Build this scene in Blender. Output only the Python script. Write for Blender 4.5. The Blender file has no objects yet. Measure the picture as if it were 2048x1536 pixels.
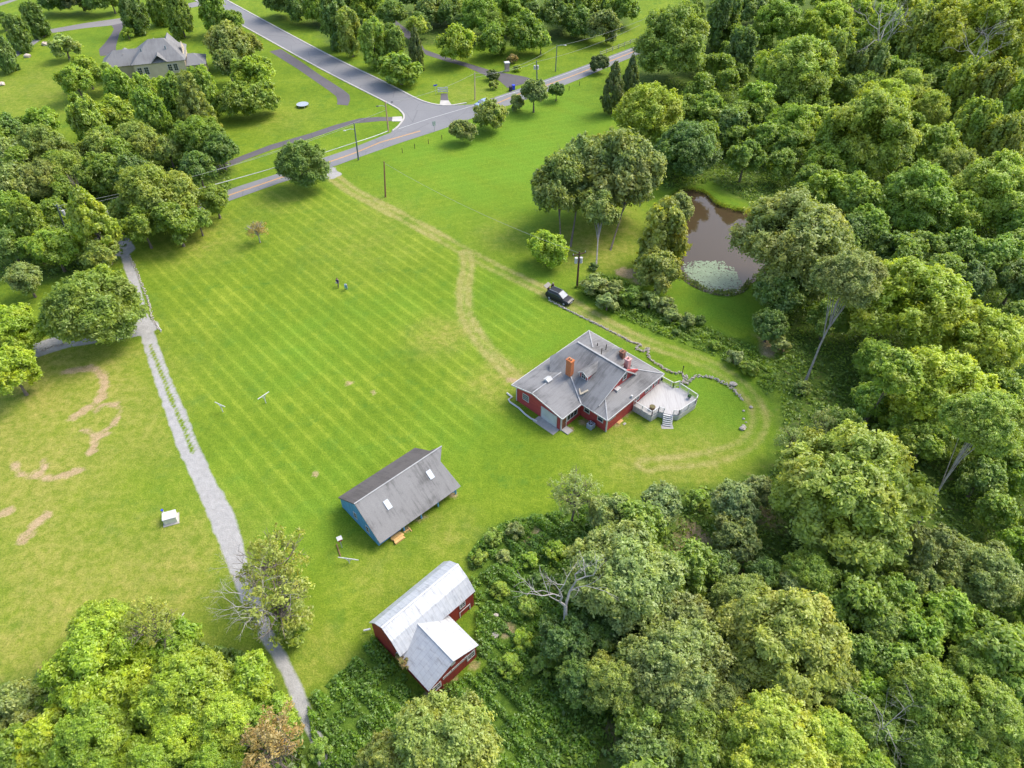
import bpy, math, random
import numpy as np
from mathutils import Vector, Matrix
from mathutils.geometry import tessellate_polygon
random.seed(7); RS = np.random.RandomState(11)
SC = bpy.context.scene
# ------------------------------------------------------------------ camera, sky, sun, exposure
F, PITCH, H = 1400.0, math.radians(43.5), 70.0
cam = bpy.data.objects.new('camera', bpy.data.cameras.new('camera'))
SC.collection.objects.link(cam); SC.camera = cam
cam.location = (0, 0, H); cam.rotation_euler = (math.radians(90) - PITCH, 0, 0)
cam.data.sensor_width = 36; cam.data.lens = 36 * F / 2048; cam.data.clip_end = 6000; cam.data.clip_start = 1
SUN_EL, SUN_AZ = math.radians(50), math.radians(58)      # azimuth clockwise from +Y
w = bpy.data.worlds.new('World'); SC.world = w; w.use_nodes = True
nt = w.node_tree; bg = nt.nodes['Background']; sky = nt.nodes.new('ShaderNodeTexSky')
sky.sky_type = 'NISHITA'; sky.sun_disc = False; sky.sun_elevation = SUN_EL; sky.sun_rotation = SUN_AZ
sky.air_density = 1.0; sky.dust_density = 3.0; sky.ozone_density = 1.0
nt.links.new(sky.outputs[0], bg.inputs[0]); bg.inputs[1].default_value = 0.15
sl = bpy.data.lights.new('sun', 'SUN'); sl.energy = 1.1; sl.angle = math.radians(28); sl.color = (1, .95, .86)
so = bpy.data.objects.new('sun', sl); SC.collection.objects.link(so)
sd = Vector((math.sin(SUN_AZ) * math.cos(SUN_EL), math.cos(SUN_AZ) * math.cos(SUN_EL), math.sin(SUN_EL)))
so.rotation_euler = sd.to_track_quat('Z', 'Y').to_euler(); so.location = (60, 60, 120)
SC.view_settings.view_transform = 'Standard'; SC.view_settings.look = 'None'
SC.view_settings.exposure = 1.5; SC.view_settings.gamma = 1
SC.render.engine = 'CYCLES'
SC.cycles.max_bounces = 8; SC.cycles.diffuse_bounces = 5; SC.cycles.transmission_bounces = 6; SC.cycles.transparent_max_bounces = 4

# ------------------------------------------------------------------ helpers
cp, sp_ = math.cos(PITCH), math.sin(PITCH)
def G(px, py, z=0.0):
    x = (px - 1024) / F; y = (768 - py) / F
    v = (x, cp + y * sp_, -sp_ + y * cp); t = (z - H) / v[2]
    return Vector((v[0] * t, v[1] * t, z))
def PJ(p):
    dx, dy, dz = p[0], p[1], p[2] - H
    d = dy * cp - dz * sp_; u = dy * sp_ + dz * cp
    return 1024 + F * dx / d, 768 - F * u / d
def hgt(base, top_py):                       # height of a pole from its base point and its top row
    lo, hi = 0, 60
    for _ in range(40):
        m = (lo + hi) / 2
        if PJ((base[0], base[1], m))[1] > top_py: lo = m
        else: hi = m
    return lo
def link(o, parent=None):
    SC.collection.objects.link(o)
    if parent: o.parent = parent
    return o
def tag(o, label=None, cat=None, group=None, kind=None):
    if label: o['label'] = label
    if cat: o['category'] = cat
    if group: o['group'] = group
    if kind: o['kind'] = kind
    return o
def thing(name, label, cat, loc=(0, 0, 0), rz=0.0, group=None):
    o = bpy.data.objects.new(name, None); o.empty_display_size = .5
    o.location = loc; o.rotation_euler = (0, 0, rz); link(o)
    return tag(o, label, cat, group)
def copy_tree(o, parent=None):
    c = o.copy(); link(c)
    if parent: c.parent = parent
    for ch in list(o.children): copy_tree(ch, c)
    return c
class MB:
    def __init__(s): s.v = []; s.f = []; s.M = Matrix()
    def add(s, vs, fs):
        n = len(s.v); s.v += [tuple(s.M @ Vector(v)) for v in vs]; s.f += [tuple(n + i for i in f) for f in fs]; return s
    def box(s, x0, x1, y0, y1, z0, z1):
        return s.add([(x0,y0,z0),(x1,y0,z0),(x1,y1,z0),(x0,y1,z0),(x0,y0,z1),(x1,y0,z1),(x1,y1,z1),(x0,y1,z1)],
                     [(0,3,2,1),(4,5,6,7),(0,1,5,4),(1,2,6,5),(2,3,7,6),(3,0,4,7)])
    def prism(s, pts, d):                     # polygon pts (3D, planar) extruded by vector d
        n = len(pts); d = Vector(d); a = [Vector(p) for p in pts]
        return s.add([tuple(p) for p in a] + [tuple(p + d) for p in a],
                     [tuple(range(n))[::-1], tuple(range(n, 2*n))] + [(i, (i+1) % n, n + (i+1) % n, n + i) for i in range(n)])
    def tube(s, pts, rad, n=6, cap=True):
        pts = [Vector(p) for p in pts]
        if not isinstance(rad, (list, tuple)): rad = [rad] * len(pts)
        vs = []; fs = []
        for i, p in enumerate(pts):
            t = (pts[min(i+1, len(pts)-1)] - pts[max(i-1, 0)]).normalized()
            a = t.orthogonal().normalized() if i == 0 else (a - t * a.dot(t)).normalized()
            b = t.cross(a)
            for k in range(n):
                q = 2 * math.pi * k / n
                vs.append(tuple(p + (a * math.cos(q) + b * math.sin(q)) * rad[i]))
        for i in range(len(pts) - 1):
            for k in range(n):
                fs.append((i*n+k, i*n+(k+1) % n, (i+1)*n+(k+1) % n, (i+1)*n+k))
        if cap: fs += [tuple(range(n))[::-1], tuple(range((len(pts)-1)*n, len(pts)*n))]
        return s.add(vs, fs)
    def beam(s, a, b, wd, ht=None):           # rectangular bar from a to b
        a = Vector(a); b = Vector(b); ht = ht or wd; t = (b - a).normalized()
        x = t.cross(Vector((0, 0, 1)));  x = x.normalized() if x.length > 1e-3 else Vector((1, 0, 0))
        y = x.cross(t)
        c = [(-.5, -.5), (.5, -.5), (.5, .5), (-.5, .5)]
        return s.add([tuple(p + x * i * wd + y * j * ht) for p in (a, b) for i, j in c],
                     [(0,1,2,3)[::-1], (4,5,6,7), (0,1,5,4), (1,2,6,5), (2,3,7,6), (3,0,4,7)])
    def ball(s, c, r, n=8, m=6, jit=0.0, sc=(1, 1, 1)):
        vs = []; fs = []
        for j in range(m + 1):
            for k in range(n):
                th = math.pi * j / m; q = 2 * math.pi * k / n; rr = r * (1 + random.uniform(-jit, jit))
                vs.append((c[0] + rr*sc[0]*math.sin(th)*math.cos(q), c[1] + rr*sc[1]*math.sin(th)*math.sin(q), c[2] + rr*sc[2]*math.cos(th)))
        for j in range(m):
            for k in range(n): fs.append((j*n+k, (j+1)*n+k, (j+1)*n+(k+1) % n, j*n+(k+1) % n))
        return s.add(vs, fs)
    def poly(s, pts, z=None):
        pts = [Vector((p[0], p[1], p[2] if z is None else z)) for p in pts]
        tr = tessellate_polygon([pts]); fs = []
        for t in tr:
            a, b, c = [pts[i] for i in t]
            fs.append(t if (b - a).cross(c - a).z > 0 else tuple(reversed(t)))
        return s.add([tuple(p) for p in pts], fs)
    def build(s, name, mat, parent=None, smooth=False, bevel=0):
        me = bpy.data.meshes.new(name); me.from_pydata(s.v, [], s.f); me.validate(); me.materials.append(mat)
        if smooth: me.polygons.foreach_set('use_smooth', [True] * len(me.polygons))
        o = bpy.data.objects.new(name, me); link(o, parent)
        if bevel:
            m = o.modifiers.new('bevel', 'BEVEL'); m.width = bevel; m.segments = 2; m.limit_method = 'ANGLE'
        return o
# ------------------------------------------------------------------ materials
def new_mat(name):
    m = bpy.data.materials.new(name); m.use_nodes = True; t = m.node_tree
    return m, t, t.nodes, t.nodes['Principled BSDF']
def node(t, typ, **kw):
    n = t.nodes.new(typ)
    for k, v in kw.items(): setattr(n, k, v)
    return n
def ramp(t, src, stops):
    r = node(t, 'ShaderNodeValToRGB'); e = r.color_ramp.elements
    while len(e) > 1: e.remove(e[-1])
    e[0].position = stops[0][0]; e[0].color = stops[0][1]
    for p, c in stops[1:]: q = e.new(p); q.color = c
    t.links.new(src, r.inputs[0]); return r.outputs[0]
def mixc(t, fac, a, b, bt='MIX'):
    m = node(t, 'ShaderNodeMix', data_type='RGBA', blend_type=bt)
    for s, v in ((m.inputs[0], fac), (m.inputs[6], a), (m.inputs[7], b)):
        if hasattr(v, 'is_linked'): t.links.new(v, s)
        elif isinstance(v, (int, float)): s.default_value = v
        else: s.default_value = (*v, 1) if len(v) == 3 else v
    return m.outputs[2]
def noise(t, vec, scale, detail=3, rough=.6):
    n = node(t, 'ShaderNodeTexNoise'); n.inputs['Scale'].default_value = scale
    n.inputs['Detail'].default_value = detail; n.inputs['Roughness'].default_value = rough
    if vec is not None: t.links.new(vec, n.inputs['Vector'])
    return n.outputs[0]
def math_(t, op, a, b=None, c=None):
    m = node(t, 'ShaderNodeMath', operation=op)
    for i, v in enumerate((a, b, c)):
        if v is None: continue
        if isinstance(v, (int, float)): m.inputs[i].default_value = v
        else: t.links.new(v, m.inputs[i])
    return m.outputs[0]
def texco(t, scale=None, rot=None, src='Object'):
    c = node(t, 'ShaderNodeTexCoord').outputs[src]
    if scale or rot:
        m = node(t, 'ShaderNodeMapping'); t.links.new(c, m.inputs[0])
        if scale: m.inputs['Scale'].default_value = scale
        if rot: m.inputs['Rotation'].default_value = rot
        return m.outputs[0]
    return c
def bump(t, b, hsrc, strength=.3, dist=.02):
    n = node(t, 'ShaderNodeBump'); n.inputs['Strength'].default_value = strength; n.inputs['Distance'].default_value = dist
    t.links.new(hsrc, n.inputs['Height']); t.links.new(n.outputs[0], b.inputs['Normal'])
def mat_simple(name, c1, c2=None, rough=.8, scale=2.0, metal=0, spec=.3, bmp=0.0, detail=4):
    m, t, N, b = new_mat(name); v = texco(t)
    n = noise(t, v, scale, detail, .65)
    c2 = c2 or tuple(x * .7 for x in c1)
    t.links.new(ramp(t, n, [(.3, (*c2, 1)), (.7, (*c1, 1))]), b.inputs['Base Color'])
    b.inputs['Roughness'].default_value = rough; b.inputs['Metallic'].default_value = metal
    b.inputs['Specular IOR Level'].default_value = spec
    if bmp: bump(t, b, noise(t, v, scale * 6, 3), bmp)
    return m
def mat_siding(name, c, c2, axis_scale=6.5, vertical=False):
    m, t, N, b = new_mat(name); v = texco(t)
    wv = node(t, 'ShaderNodeTexWave', wave_type='BANDS', bands_direction='X' if vertical else 'Z', wave_profile='SAW')
    wv.inputs['Scale'].default_value = axis_scale; t.links.new(v, wv.inputs[0])
    st = noise(t, texco(t, (1.2, 1.2, .25) if vertical else (.5, .5, 3)), 1.5, 5, .7)
    col = ramp(t, st, [(.3, (*c2, 1)), (.62, (*c, 1))])
    col = mixc(t, ramp(t, wv.outputs[1], [(0, (.6, .6, .6, 1)), (.12, (0, 0, 0, 1))]), col, tuple(x * .5 for x in c))
    t.links.new(col, b.inputs['Base Color']); b.inputs['Roughness'].default_value = .7
    bump(t, b, wv.outputs[1], .4, .02); return m
def mat_shingle(name, light, dark, streak_rot=0.0, patch=.12):
    m, t, N, b = new_mat(name); v = texco(t)
    big = noise(t, texco(t, (1, 1, 1), (0, 0, streak_rot)), patch * 2, 4, .6)
    fine = noise(t, v, 9, 2, .8)
    wv = node(t, 'ShaderNodeTexWave', wave_type='BANDS', bands_direction='Z', wave_profile='SAW')
    wv.inputs['Scale'].default_value = 4.5; wv.inputs['Distortion'].default_value = .6; t.links.new(v, wv.inputs[0])
    strk = noise(t, texco(t, (3.2, .35, .35), (0, 0, streak_rot)), .9, 4, .7)
    f = math_(t, 'ADD', math_(t, 'MULTIPLY', big, .62), math_(t, 'MULTIPLY', strk, .38))
    col = ramp(t, f, [(.36, (*dark, 1)), (.52, tuple(light[i] * .85 + dark[i] * .15 for i in range(3)) + (1,)), (.66, (*light, 1))])
    col = mixc(t, .3, col, ramp(t, fine, [(.3, (.3, .3, .3, 1)), (.7, (1, 1, 1, 1))]), 'MULTIPLY')
    col = mixc(t, ramp(t, wv.outputs[1], [(0, (.35, .35, .35, 1)), (.15, (0, 0, 0, 1))]), col, dark)
    t.links.new(col, b.inputs['Base Color']); b.inputs['Roughness'].default_value = .9
    b.inputs['Specular IOR Level'].default_value = .2; return m
def mat_metal_roof(name, rot=0.0, tint=(.45, .455, .455), wear=(.25, .25, .25)):
    m, t, N, b = new_mat(name)
    v = texco(t, (1, 1, 1), (0, 0, rot))
    wv = node(t, 'ShaderNodeTexWave', wave_type='BANDS', bands_direction='X'); wv.inputs['Scale'].default_value = .52
    t.links.new(v, wv.inputs[0])
    seam = ramp(t, wv.outputs[1], [(.955, (0, 0, 0, 1)), (.99, (1, 1, 1, 1))])
    st = noise(t, texco(t, (2.6, .5, .5), (0, 0, rot)), 1.4, 6, .75)
    col = ramp(t, st, [(.30, (*wear, 1)), (.46, (*tint, 1)), (.7, tuple(min(1, x * 1.12) for x in tint) + (1,))])
    bl = node(t, 'ShaderNodeTexBrick'); bl.inputs['Scale'].default_value = .8; bl.inputs['Color1'].default_value = (1, 1, 1, 1)
    bl.inputs['Color2'].default_value = (.86, .88, .91, 1); bl.inputs['Mortar'].default_value = (.75, .76, .78, 1); bl.inputs['Mortar Size'].default_value = .006
    t.links.new(v, bl.inputs[0]); col = mixc(t, .8, col, bl.outputs[0], 'MULTIPLY')
    col = mixc(t, math_(t, 'MULTIPLY', seam, .35), col, wear)
    t.links.new(col, b.inputs['Base Color']); b.inputs['Metallic'].default_value = .15; b.inputs['Roughness'].default_value = .5
    bump(t, b, wv.outputs[1], .3, .02); return m
def mat_brick(name, c):
    m, t, N, b = new_mat(name); v = texco(t, None, (math.radians(90), 0, 0))
    bl = node(t, 'ShaderNodeTexBrick'); bl.inputs['Scale'].default_value = 5
    bl.inputs['Color1'].default_value = (*c, 1); bl.inputs['Color2'].default_value = (c[0]*.75, c[1]*.7, c[2]*.7, 1)
    bl.inputs['Mortar'].default_value = (.3, .26, .22, 1); bl.inputs['Mortar Size'].default_value = .012
    t.links.new(v, bl.inputs[0]); t.links.new(bl.outputs[0], b.inputs['Base Color']); b.inputs['Roughness'].default_value = .9
    return m
def mat_planks(name, light, dark, rot):
    m, t, N, b = new_mat(name); v = texco(t, (1, 1, 1), (0, 0, rot))
    wv = node(t, 'ShaderNodeTexWave', wave_type='BANDS', bands_direction='X', wave_profile='SAW'); wv.inputs['Scale'].default_value = 2.2
    t.links.new(v, wv.inputs[0])
    st = noise(t, texco(t, (5, .4, 1), (0, 0, rot)), 1.3, 4, .7)
    col = ramp(t, st, [(.3, (*dark, 1)), (.55, (*light, 1))])
    col = mixc(t, ramp(t, wv.outputs[1], [(0, (.5, .5, .5, 1)), (.08, (0, 0, 0, 1))]), col, tuple(x * .55 for x in light))
    t.links.new(col, b.inputs['Base Color']); b.inputs['Roughness'].default_value = .6; return m
def mat_leaf(name, gloss=.45):
    m, t, N, b = new_mat(name); N.remove(b); out = N['Material Output']
    oi = node(t, 'ShaderNodeObjectInfo'); at = node(t, 'ShaderNodeAttribute', attribute_name='tone')
    tone = at.outputs['Fac']
    warm = mixc(t, 1.0, oi.outputs['Color'], (1.22, 1.08, .75), 'MULTIPLY')
    col = mixc(t, ramp(t, tone, [(.45, (0, 0, 0, 1)), (1, (1, 1, 1, 1))]), oi.outputs['Color'], warm)
    nz = noise(t, texco(t), 1.7, 3, .6)
    col = mixc(t, ramp(t, nz, [(.42, (0, 0, 0, 1)), (.68, (.55, .55, .55, 1))]), col, mixc(t, 1.0, col, (1.35, 1.02, .8), 'MULTIPLY'))
    br = math_(t, 'MULTIPLY_ADD', tone, .7, .66)
    comb = node(t, 'ShaderNodeCombineXYZ')
    for i in range(3): t.links.new(br, comb.inputs[i])
    col = mixc(t, 1.0, col, comb.outputs[0], 'MULTIPLY')
    d = node(t, 'ShaderNodeBsdfDiffuse'); tr = node(t, 'ShaderNodeBsdfTranslucent'); gl = node(t, 'ShaderNodeBsdfGlossy')
    gl.inputs['Roughness'].default_value = gloss; gl.inputs['Color'].default_value = (.8, .9, .8, 1)
    t.links.new(col, d.inputs[0]); t.links.new(mixc(t, 1.0, col, (1.3, 1.25, .6), 'MULTIPLY'), tr.inputs[0])
    mx = node(t, 'ShaderNodeMixShader'); mx.inputs[0].default_value = .45
    t.links.new(d.outputs[0], mx.inputs[1]); t.links.new(tr.outputs[0], mx.inputs[2])
    m2 = node(t, 'ShaderNodeMixShader'); m2.inputs[0].default_value = .035
    t.links.new(mx.outputs[0], m2.inputs[1]); t.links.new(gl.outputs[0], m2.inputs[2])
    t.links.new(m2.outputs[0], out.inputs[0]); return m
LEAF = mat_leaf('foliage')
BARK = mat_simple('bark', (.20, .165, .13), (.09, .07, .055), .9, 3, bmp=.5)
BARKP = mat_simple('pale_bark', (.36, .33, .29), (.17, .15, .13), .9, 2.2, bmp=.5)
BARKD = mat_simple('dead_wood', (.46, .43, .39), (.24, .21, .19), .9, 3)
WHITE = mat_simple('white_paint', (.52, .52, .50), (.42, .42, .40), .5, 1.5)
TRIM = mat_simple('white_trim', (.50, .50, .48), (.38, .37, .35), .6, 1.0)
RED = mat_siding('red_clapboard', (.42, .055, .05), (.28, .035, .035))
BARNRED = mat_siding('red_barn_boards', (.30, .03, .022), (.17, .018, .014), 3.0, True)
BLUE = mat_siding('blue_boards', (.10, .31, .52), (.07, .22, .38), 3.4, True)
CREAM = mat_simple('cream_stucco', (.52, .44, .30), (.42, .35, .24), .9, .6)
ROOFH = mat_shingle('grey_house_shingles', (.235, .232, .226), (.105, .103, .10), math.radians(45))
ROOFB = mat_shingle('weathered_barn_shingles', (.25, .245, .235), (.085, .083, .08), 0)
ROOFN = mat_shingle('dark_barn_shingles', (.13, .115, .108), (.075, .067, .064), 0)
ROOFC = mat_shingle('cream_house_shingles', (.215, .213, .208), (.155, .153, .15), 0)
METALM = mat_metal_roof('galvanised_roof')
METALW = mat_metal_roof('galvanised_wing_roof', math.radians(90), (.38, .385, .385), (.23, .225, .22))
ORBRICK = mat_brick('orange_brick', (.50, .145, .035))
BRBRICK = mat_brick('brown_brick', (.20, .08, .04))
REDBRICK = mat_brick('red_brick', (.40, .05, .04))
GLASS = mat_simple('window_glass', (.035, .045, .05), (.02, .025, .03), .08, .8, spec=.6)
DARK = mat_simple('dark_interior', (.03, .028, .025), (.015, .014, .012), .9, 2)
CONC = mat_simple('concrete', (.36, .34, .31), (.27, .255, .235), .9, 1.2)
CURB = mat_simple('curb_concrete', (.44, .42, .38), (.34, .32, .29), .9, .6)
def mat_road(name, c1, c2):
    m, t, N, b = new_mat(name); v = texco(t)
    a = ramp(t, noise(t, v, .06, 6, .7), [(.35, (*c2, 1)), (.62, (*c1, 1))]); g = ramp(t, noise(t, v, 14, 2, .8), [(.3, (.8, .8, .8, 1)), (.7, (1.12, 1.12, 1.12, 1))])
    vo = node(t, 'ShaderNodeTexVoronoi', feature='DISTANCE_TO_EDGE'); vo.inputs['Scale'].default_value = .16; t.links.new(mixc(t, .12, v, noise(t, v, 1.0, 3)), vo.inputs[0])
    cr = ramp(t, vo.outputs[0], [(0, (1, 1, 1, 1)), (.012, (0, 0, 0, 1))])
    col = mixc(t, math_(t, 'MULTIPLY', cr, .5), mixc(t, .9, a, g, 'MULTIPLY'), tuple(x * .45 for x in c1))
    t.links.new(col, b.inputs['Base Color']); b.inputs['Roughness'].default_value = .9; return m
ASPH = mat_road('asphalt', (.175, .175, .176), (.150, .150, .154))
ASPH2 = mat_road('dark_asphalt', (.098, .088, .092), (.072, .066, .07))
ASPHL = mat_road('light_asphalt', (.20, .19, .18), (.16, .15, .145))
YELP = mat_simple('yellow_road_paint', (.60, .30, .06), (.5, .25, .05), .7, 1)
WHTP = mat_simple('white_road_paint', (.5, .5, .48), (.38, .38, .36), .7, 1)
DECK = mat_planks('deck_planks', (.37, .36, .345), (.28, .27, .255), math.radians(44.5))
SKIRT = mat_planks('deck_skirt', (.48, .47, .46), (.36, .35, .34), 0)
WOOD = mat_simple('pole_wood', (.26, .13, .07), (.15, .08, .05), .9, 4)
WOODG = mat_simple('grey_pole', (.14, .17, .16), (.09, .11, .10), .8, 4)
LUMB = mat_simple('fresh_lumber', (.62, .40, .16), (.48, .28, .10), .8, 3)
STONE = mat_simple('field_stone', (.44, .40, .34), (.27, .24, .21), .95, 2.5, bmp=.6)
METAL = mat_simple('grey_metal', (.42, .45, .47), (.32, .34, .36), .45, 3, metal=.4)
BLACKP = mat_simple('black_car_paint', (.016, .017, .022), (.012, .012, .016), .38, 1, spec=.4)
TYRE = mat_simple('tyre_rubber', (.02, .02, .02), (.012, .012, .012), .9, 5)
BLUEP = mat_simple('blue_plastic', (.03, .06, .55), (.02, .04, .4), .4, 3)
SILV = mat_simple('pale_blue_car_paint', (.25, .33, .5), (.2, .27, .42), .25, 1, spec=.6)
CHROME = mat_simple('lamp_glass', (.75, .78, .8), (.6, .62, .64), .15, 2)
SKYL = mat_simple('skylight_panel', (.52, .56, .58), (.44, .47, .5), .4, 1)
def flatmat(name, c, r=.8): return mat_simple(name, c, tuple(x * .75 for x in c), r, 6)
# ------------------------------------------------------------------ ground sheet with its mown, dry, bare and wooded areas
def gp(L): return np.array([G(*p)[:2] for p in L])
def seg_dist(X, Y, P, closed=False):
    D = np.full(X.shape, 1e9); n = len(P)
    for i in range(n if closed else n - 1):
        a, b = P[i], P[(i + 1) % n]; d = b - a; L = max(d @ d, 1e-9)
        t = np.clip(((X - a[0]) * d[0] + (Y - a[1]) * d[1]) / L, 0, 1)
        D = np.minimum(D, np.hypot(X - a[0] - t * d[0], Y - a[1] - t * d[1]))
    return D
def inside(X, Y, P):
    r = np.zeros(X.shape, bool); n = len(P)
    for i in range(n):
        a, b = P[i], P[(i + 1) % n]
        if a[1] == b[1]: continue
        c = ((a[1] > Y) != (b[1] > Y)) & (X < (b[0] - a[0]) * (Y - a[1]) / (b[1] - a[1]) + a[0]); r ^= c
    return r
def sdf(X, Y, P): d = seg_dist(X, Y, P, True); return np.where(inside(X, Y, P), -d, d)
def soft(d, w): return np.clip(.5 - d / (2 * w), 0, 1)
def smooth_line(P, n=6):
    P = [np.array(p, float) for p in P]; out = []
    for i in range(len(P) - 1):
        p0, p1, p2, p3 = P[max(i-1, 0)], P[i], P[i+1], P[min(i+2, len(P)-1)]
        for k in range(n):
            t = k / n
            out.append(.5 * (2*p1 + (p2-p0)*t + (2*p0-5*p1+4*p2-p3)*t*t + (3*p1-p0-3*p2+p3)*t**3))
    out.append(P[-1]); return np.array(out)
POND = smooth_line(np.vstack([gp([(1348,392),(1375,380),(1412,388),(1432,408),(1470,420),(1510,428),(1550,450),(1548,520),(1500,560),(1478,580),(1440,584),(1400,572),(1364,548),(1335,500),(1330,440),(1348,392)])]), 4)
DRV_L = [(236,498),(246,530),(262,580),(272,630),(283,681),(299,733),(329,820),(352,890),(385,960),(415,1030),(432,1075),(455,1130),(475,1185),(500,1240),(535,1300),(560,1340),(582,1400),(607,1450),(640,1536),(690,1640)]
DRV_R = [(256,503),(277,554),(288,600),(300,640),(312,675),(345,766),(371,820),(393,880),(430,960),(462,1012),(478,1055),(490,1100),(503,1150),(522,1205),(545,1260),(568,1300),(592,1345),(612,1390),(626,1430),(655,1490),(682,1536),(735,1640)]
DRIVE = np.vstack([gp(DRV_L), gp(DRV_R)[::-1]])
DRV_T = gp([(246,500),(225,470),(205,445),(190,420)])
DRV_B = gp([(20,722),(76,699),(135,680),(215,668),(292,655)])
TRACK = smooth_line(gp([(655,345),(700,378),(750,405),(820,442),(880,475),(930,503),(1000,540),(1090,582),(1140,605),(1200,640),(1280,680),(1360,707),(1430,735),(1480,770),(1513,810),(1518,850),(1495,885),(1440,910),(1370,922),(1290,930)]))
TRK2 = smooth_line(gp([(932,506),(936,535),(928,575),(930,620),(944,655),(972,695),(1008,735),(1045,765)]))
WOODS = [gp(p) for p in (
 [(1290,90),(1420,-60),(2500,-60),(2700,1900),(1120,1900),(1080,1500),(1075,1300),(1100,1090),(1200,1010),(1400,975),(1540,950),(1565,860),(1560,790),(1520,740),(1560,700),(1540,620),(1545,560),(1560,450),(1520,415),(1420,365),(1330,380),(1300,300),(1250,200),(1275,130)],
 [(-700,250),(60,290),(200,300),(330,265),(460,310),(462,385),(400,430),(260,475),(238,525),(90,560),(-700,640)],
 [(540,-60),(580,5),(650,85),(720,110),(830,140),(850,90),(1100,95),(1250,60),(1300,-60)],
 [(-50,1380),(60,1370),(130,1300),(260,1270),(420,1290),(520,1320),(600,1450),(650,1700),(-200,1700)])]
WEEDS = [gp(p) for p in (
 [(935,1115),(960,1080),(1010,1045),(1090,1030),(1150,1000),(1250,990),(1300,1100),(1200,1500),(1150,1700),(680,1700),(625,1480),(615,1400),(700,1330),(745,1270),(800,1340),(850,1400),(955,1340),(950,1200)],
 [(1150,575),(1190,545),(1250,560),(1300,605),(1400,650),(1500,690),(1560,740),(1540,800),(1500,745),(1400,700),(1300,662),(1200,615)])]
DIRTL = [([(130,745),(150,740),(170,738),(195,740),(210,760),(205,790),(195,805),(170,820),(145,836)], .55), ([(190,822),(200,812),(215,808),(232,810),(240,825),(225,850),(210,862)], .35),
 ([(212,866),(196,875),(190,890),(182,903)], .5), ([(98,955),(130,949),(160,940)], .5), ([(45,1078),(62,1060),(90,1033)], .6), ([(28,930),(40,946),(70,955),(88,938),(86,920)], .4),
 ([(165,862),(180,864),(190,874)], .35), ([(0,1030),(12,1025)], .6), ([(1262,548),(1250,545)], 1.2), ([(1040,765),(1020,759)], .5)]
DIRTP = [(1078,1066,1.0),(1060,1090,.8),(1035,1130,.8),(1120,1160,1.0),(1090,1195,1.0),(1105,1250,1.2),(1150,1250,1.0),(1015,1255,.9),(975,1235,.8),(1520,1040,3.0),(1480,1130,3.0),(1390,1070,2.5),(1370,1110,2),(945,1325,.7),(870,1392,1.2),(905,1370,1),
 (630,948,.5),(695,765,.7),(745,785,.5),(750,1000,.0),(640,545,0),(860,1010,.0),(1155,1005,.0),(1282,560,1.6),(1345,690,.0),(1545,690,2.5),(1240,1500,2),(875,1000,.8),(905,985,.8),(840,1040,.8),(812,1060,.6),(1170,845,.8),(1140,858,.6),(1230,840,1.0),(1256,825,.8)]
DRYP = [(100,800,16,.7),(60,920,12,.8),(150,840,9,.6),(40,1150,10,.5),(200,1200,12,.5),(340,1140,10,.6),(60,1280,10,.7),(400,480,9,.5),(560,400,7,.3),(1190,490,8,.9),(1230,450,7,.7),(1290,905,7,.6),(1400,915,6,.6),(1240,870,4,.5),(1260,940,3,.5),(650,1330,5,.5),(760,1150,5,.4),(900,1070,4,.5),(1010,760,4,.6),(880,680,4,.5),(980,770,4,.7),(880,672,4.5,.8),(915,660,3,.8),(1010,757,4,.8),(60,180,20,.4),(930,190,10,.4),(760,430,8,.3),(1000,470,6,.35),(560,235,9,.3),(730,470,14,.25)]
LUSH = [(1000,300,30,.9),(1100,230,20,.8),(1150,720,12,.7),(1420,800,9,.8),(1020,620,14,.5),(600,700,12,.5),(800,610,6,.5),(480,960,9,.3),(600,1050,8,.5),(700,960,10,.4),(900,860,8,.4),(1420,610,9,.9),(1420,370,8,.6),(720,620,5,.4),(200,80,10,.3)]
FX = np.arange(-185, 190.1, .46); FY = np.arange(14, 275.1, .46)
def outer(a, b, n, p=2.2): return a + (b - a) * (np.arange(1, n + 1) / n) ** p
XS = np.concatenate([outer(-185, -1600, 16)[::-1], FX, outer(FX[-1], 1600, 16)])
YS = np.concatenate([outer(14, -900, 12)[::-1], FY, outer(FY[-1], 2600, 18)])
GX, GY = np.meshgrid(XS, YS)
dP = sdf(GX, GY, POND); GZ = np.where(dP < 1.2, -1.3 * np.clip((1.2 - dP) / 4, 0, 1) ** .8, 0)
def wob(X, Y, s, ph=0.0):
    return (np.sin(X * s + 1.7 * np.sin(Y * s * .7 + ph)) + np.sin(Y * s * 1.3 + 2.1 * np.sin(X * s * .6 + ph + 1)) + .6 * np.sin((X + Y) * s * 2.3 + ph)) / 2.6
m_gravel = soft(sdf(GX, GY, DRIVE) + .05 + .10 * wob(GX, GY, 1.6), 1.0)
med = seg_dist(GX, GY, gp([(300,690),(318,735),(343,800),(370,862),(385,905)]))
m_gravel = np.minimum(m_gravel, 1 - soft(med - .28 - .08 * wob(GX, GY, 1.5), .9))
m_gravel = np.maximum(m_gravel, soft(seg_dist(GX, GY, DRV_T) - 2.0, 1)); m_gravel = np.maximum(m_gravel, soft(seg_dist(GX, GY, DRV_B) - 1.9, 1))
cobble = soft(seg_dist(GX, GY, gp([(255,508),(277,554),(288,590)])) - .7, .4)
dT = seg_dist(GX, GY, TRACK); dT2 = seg_dist(GX, GY, TRK2)
t0 = np.hypot(GX - TRACK[0][0], GY - TRACK[0][1])
rut = np.exp(-((dT - .9) / .45) ** 2); rut2 = np.exp(-((dT2 - .75) / .42) ** 2)
fade = np.clip(1.1 - t0 / 190, .25, 1) * np.clip(.75 + .5 * wob(GX, GY, .35), .2, 1)
fade = np.clip(fade * 1.2, .4, 1.1)
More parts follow.
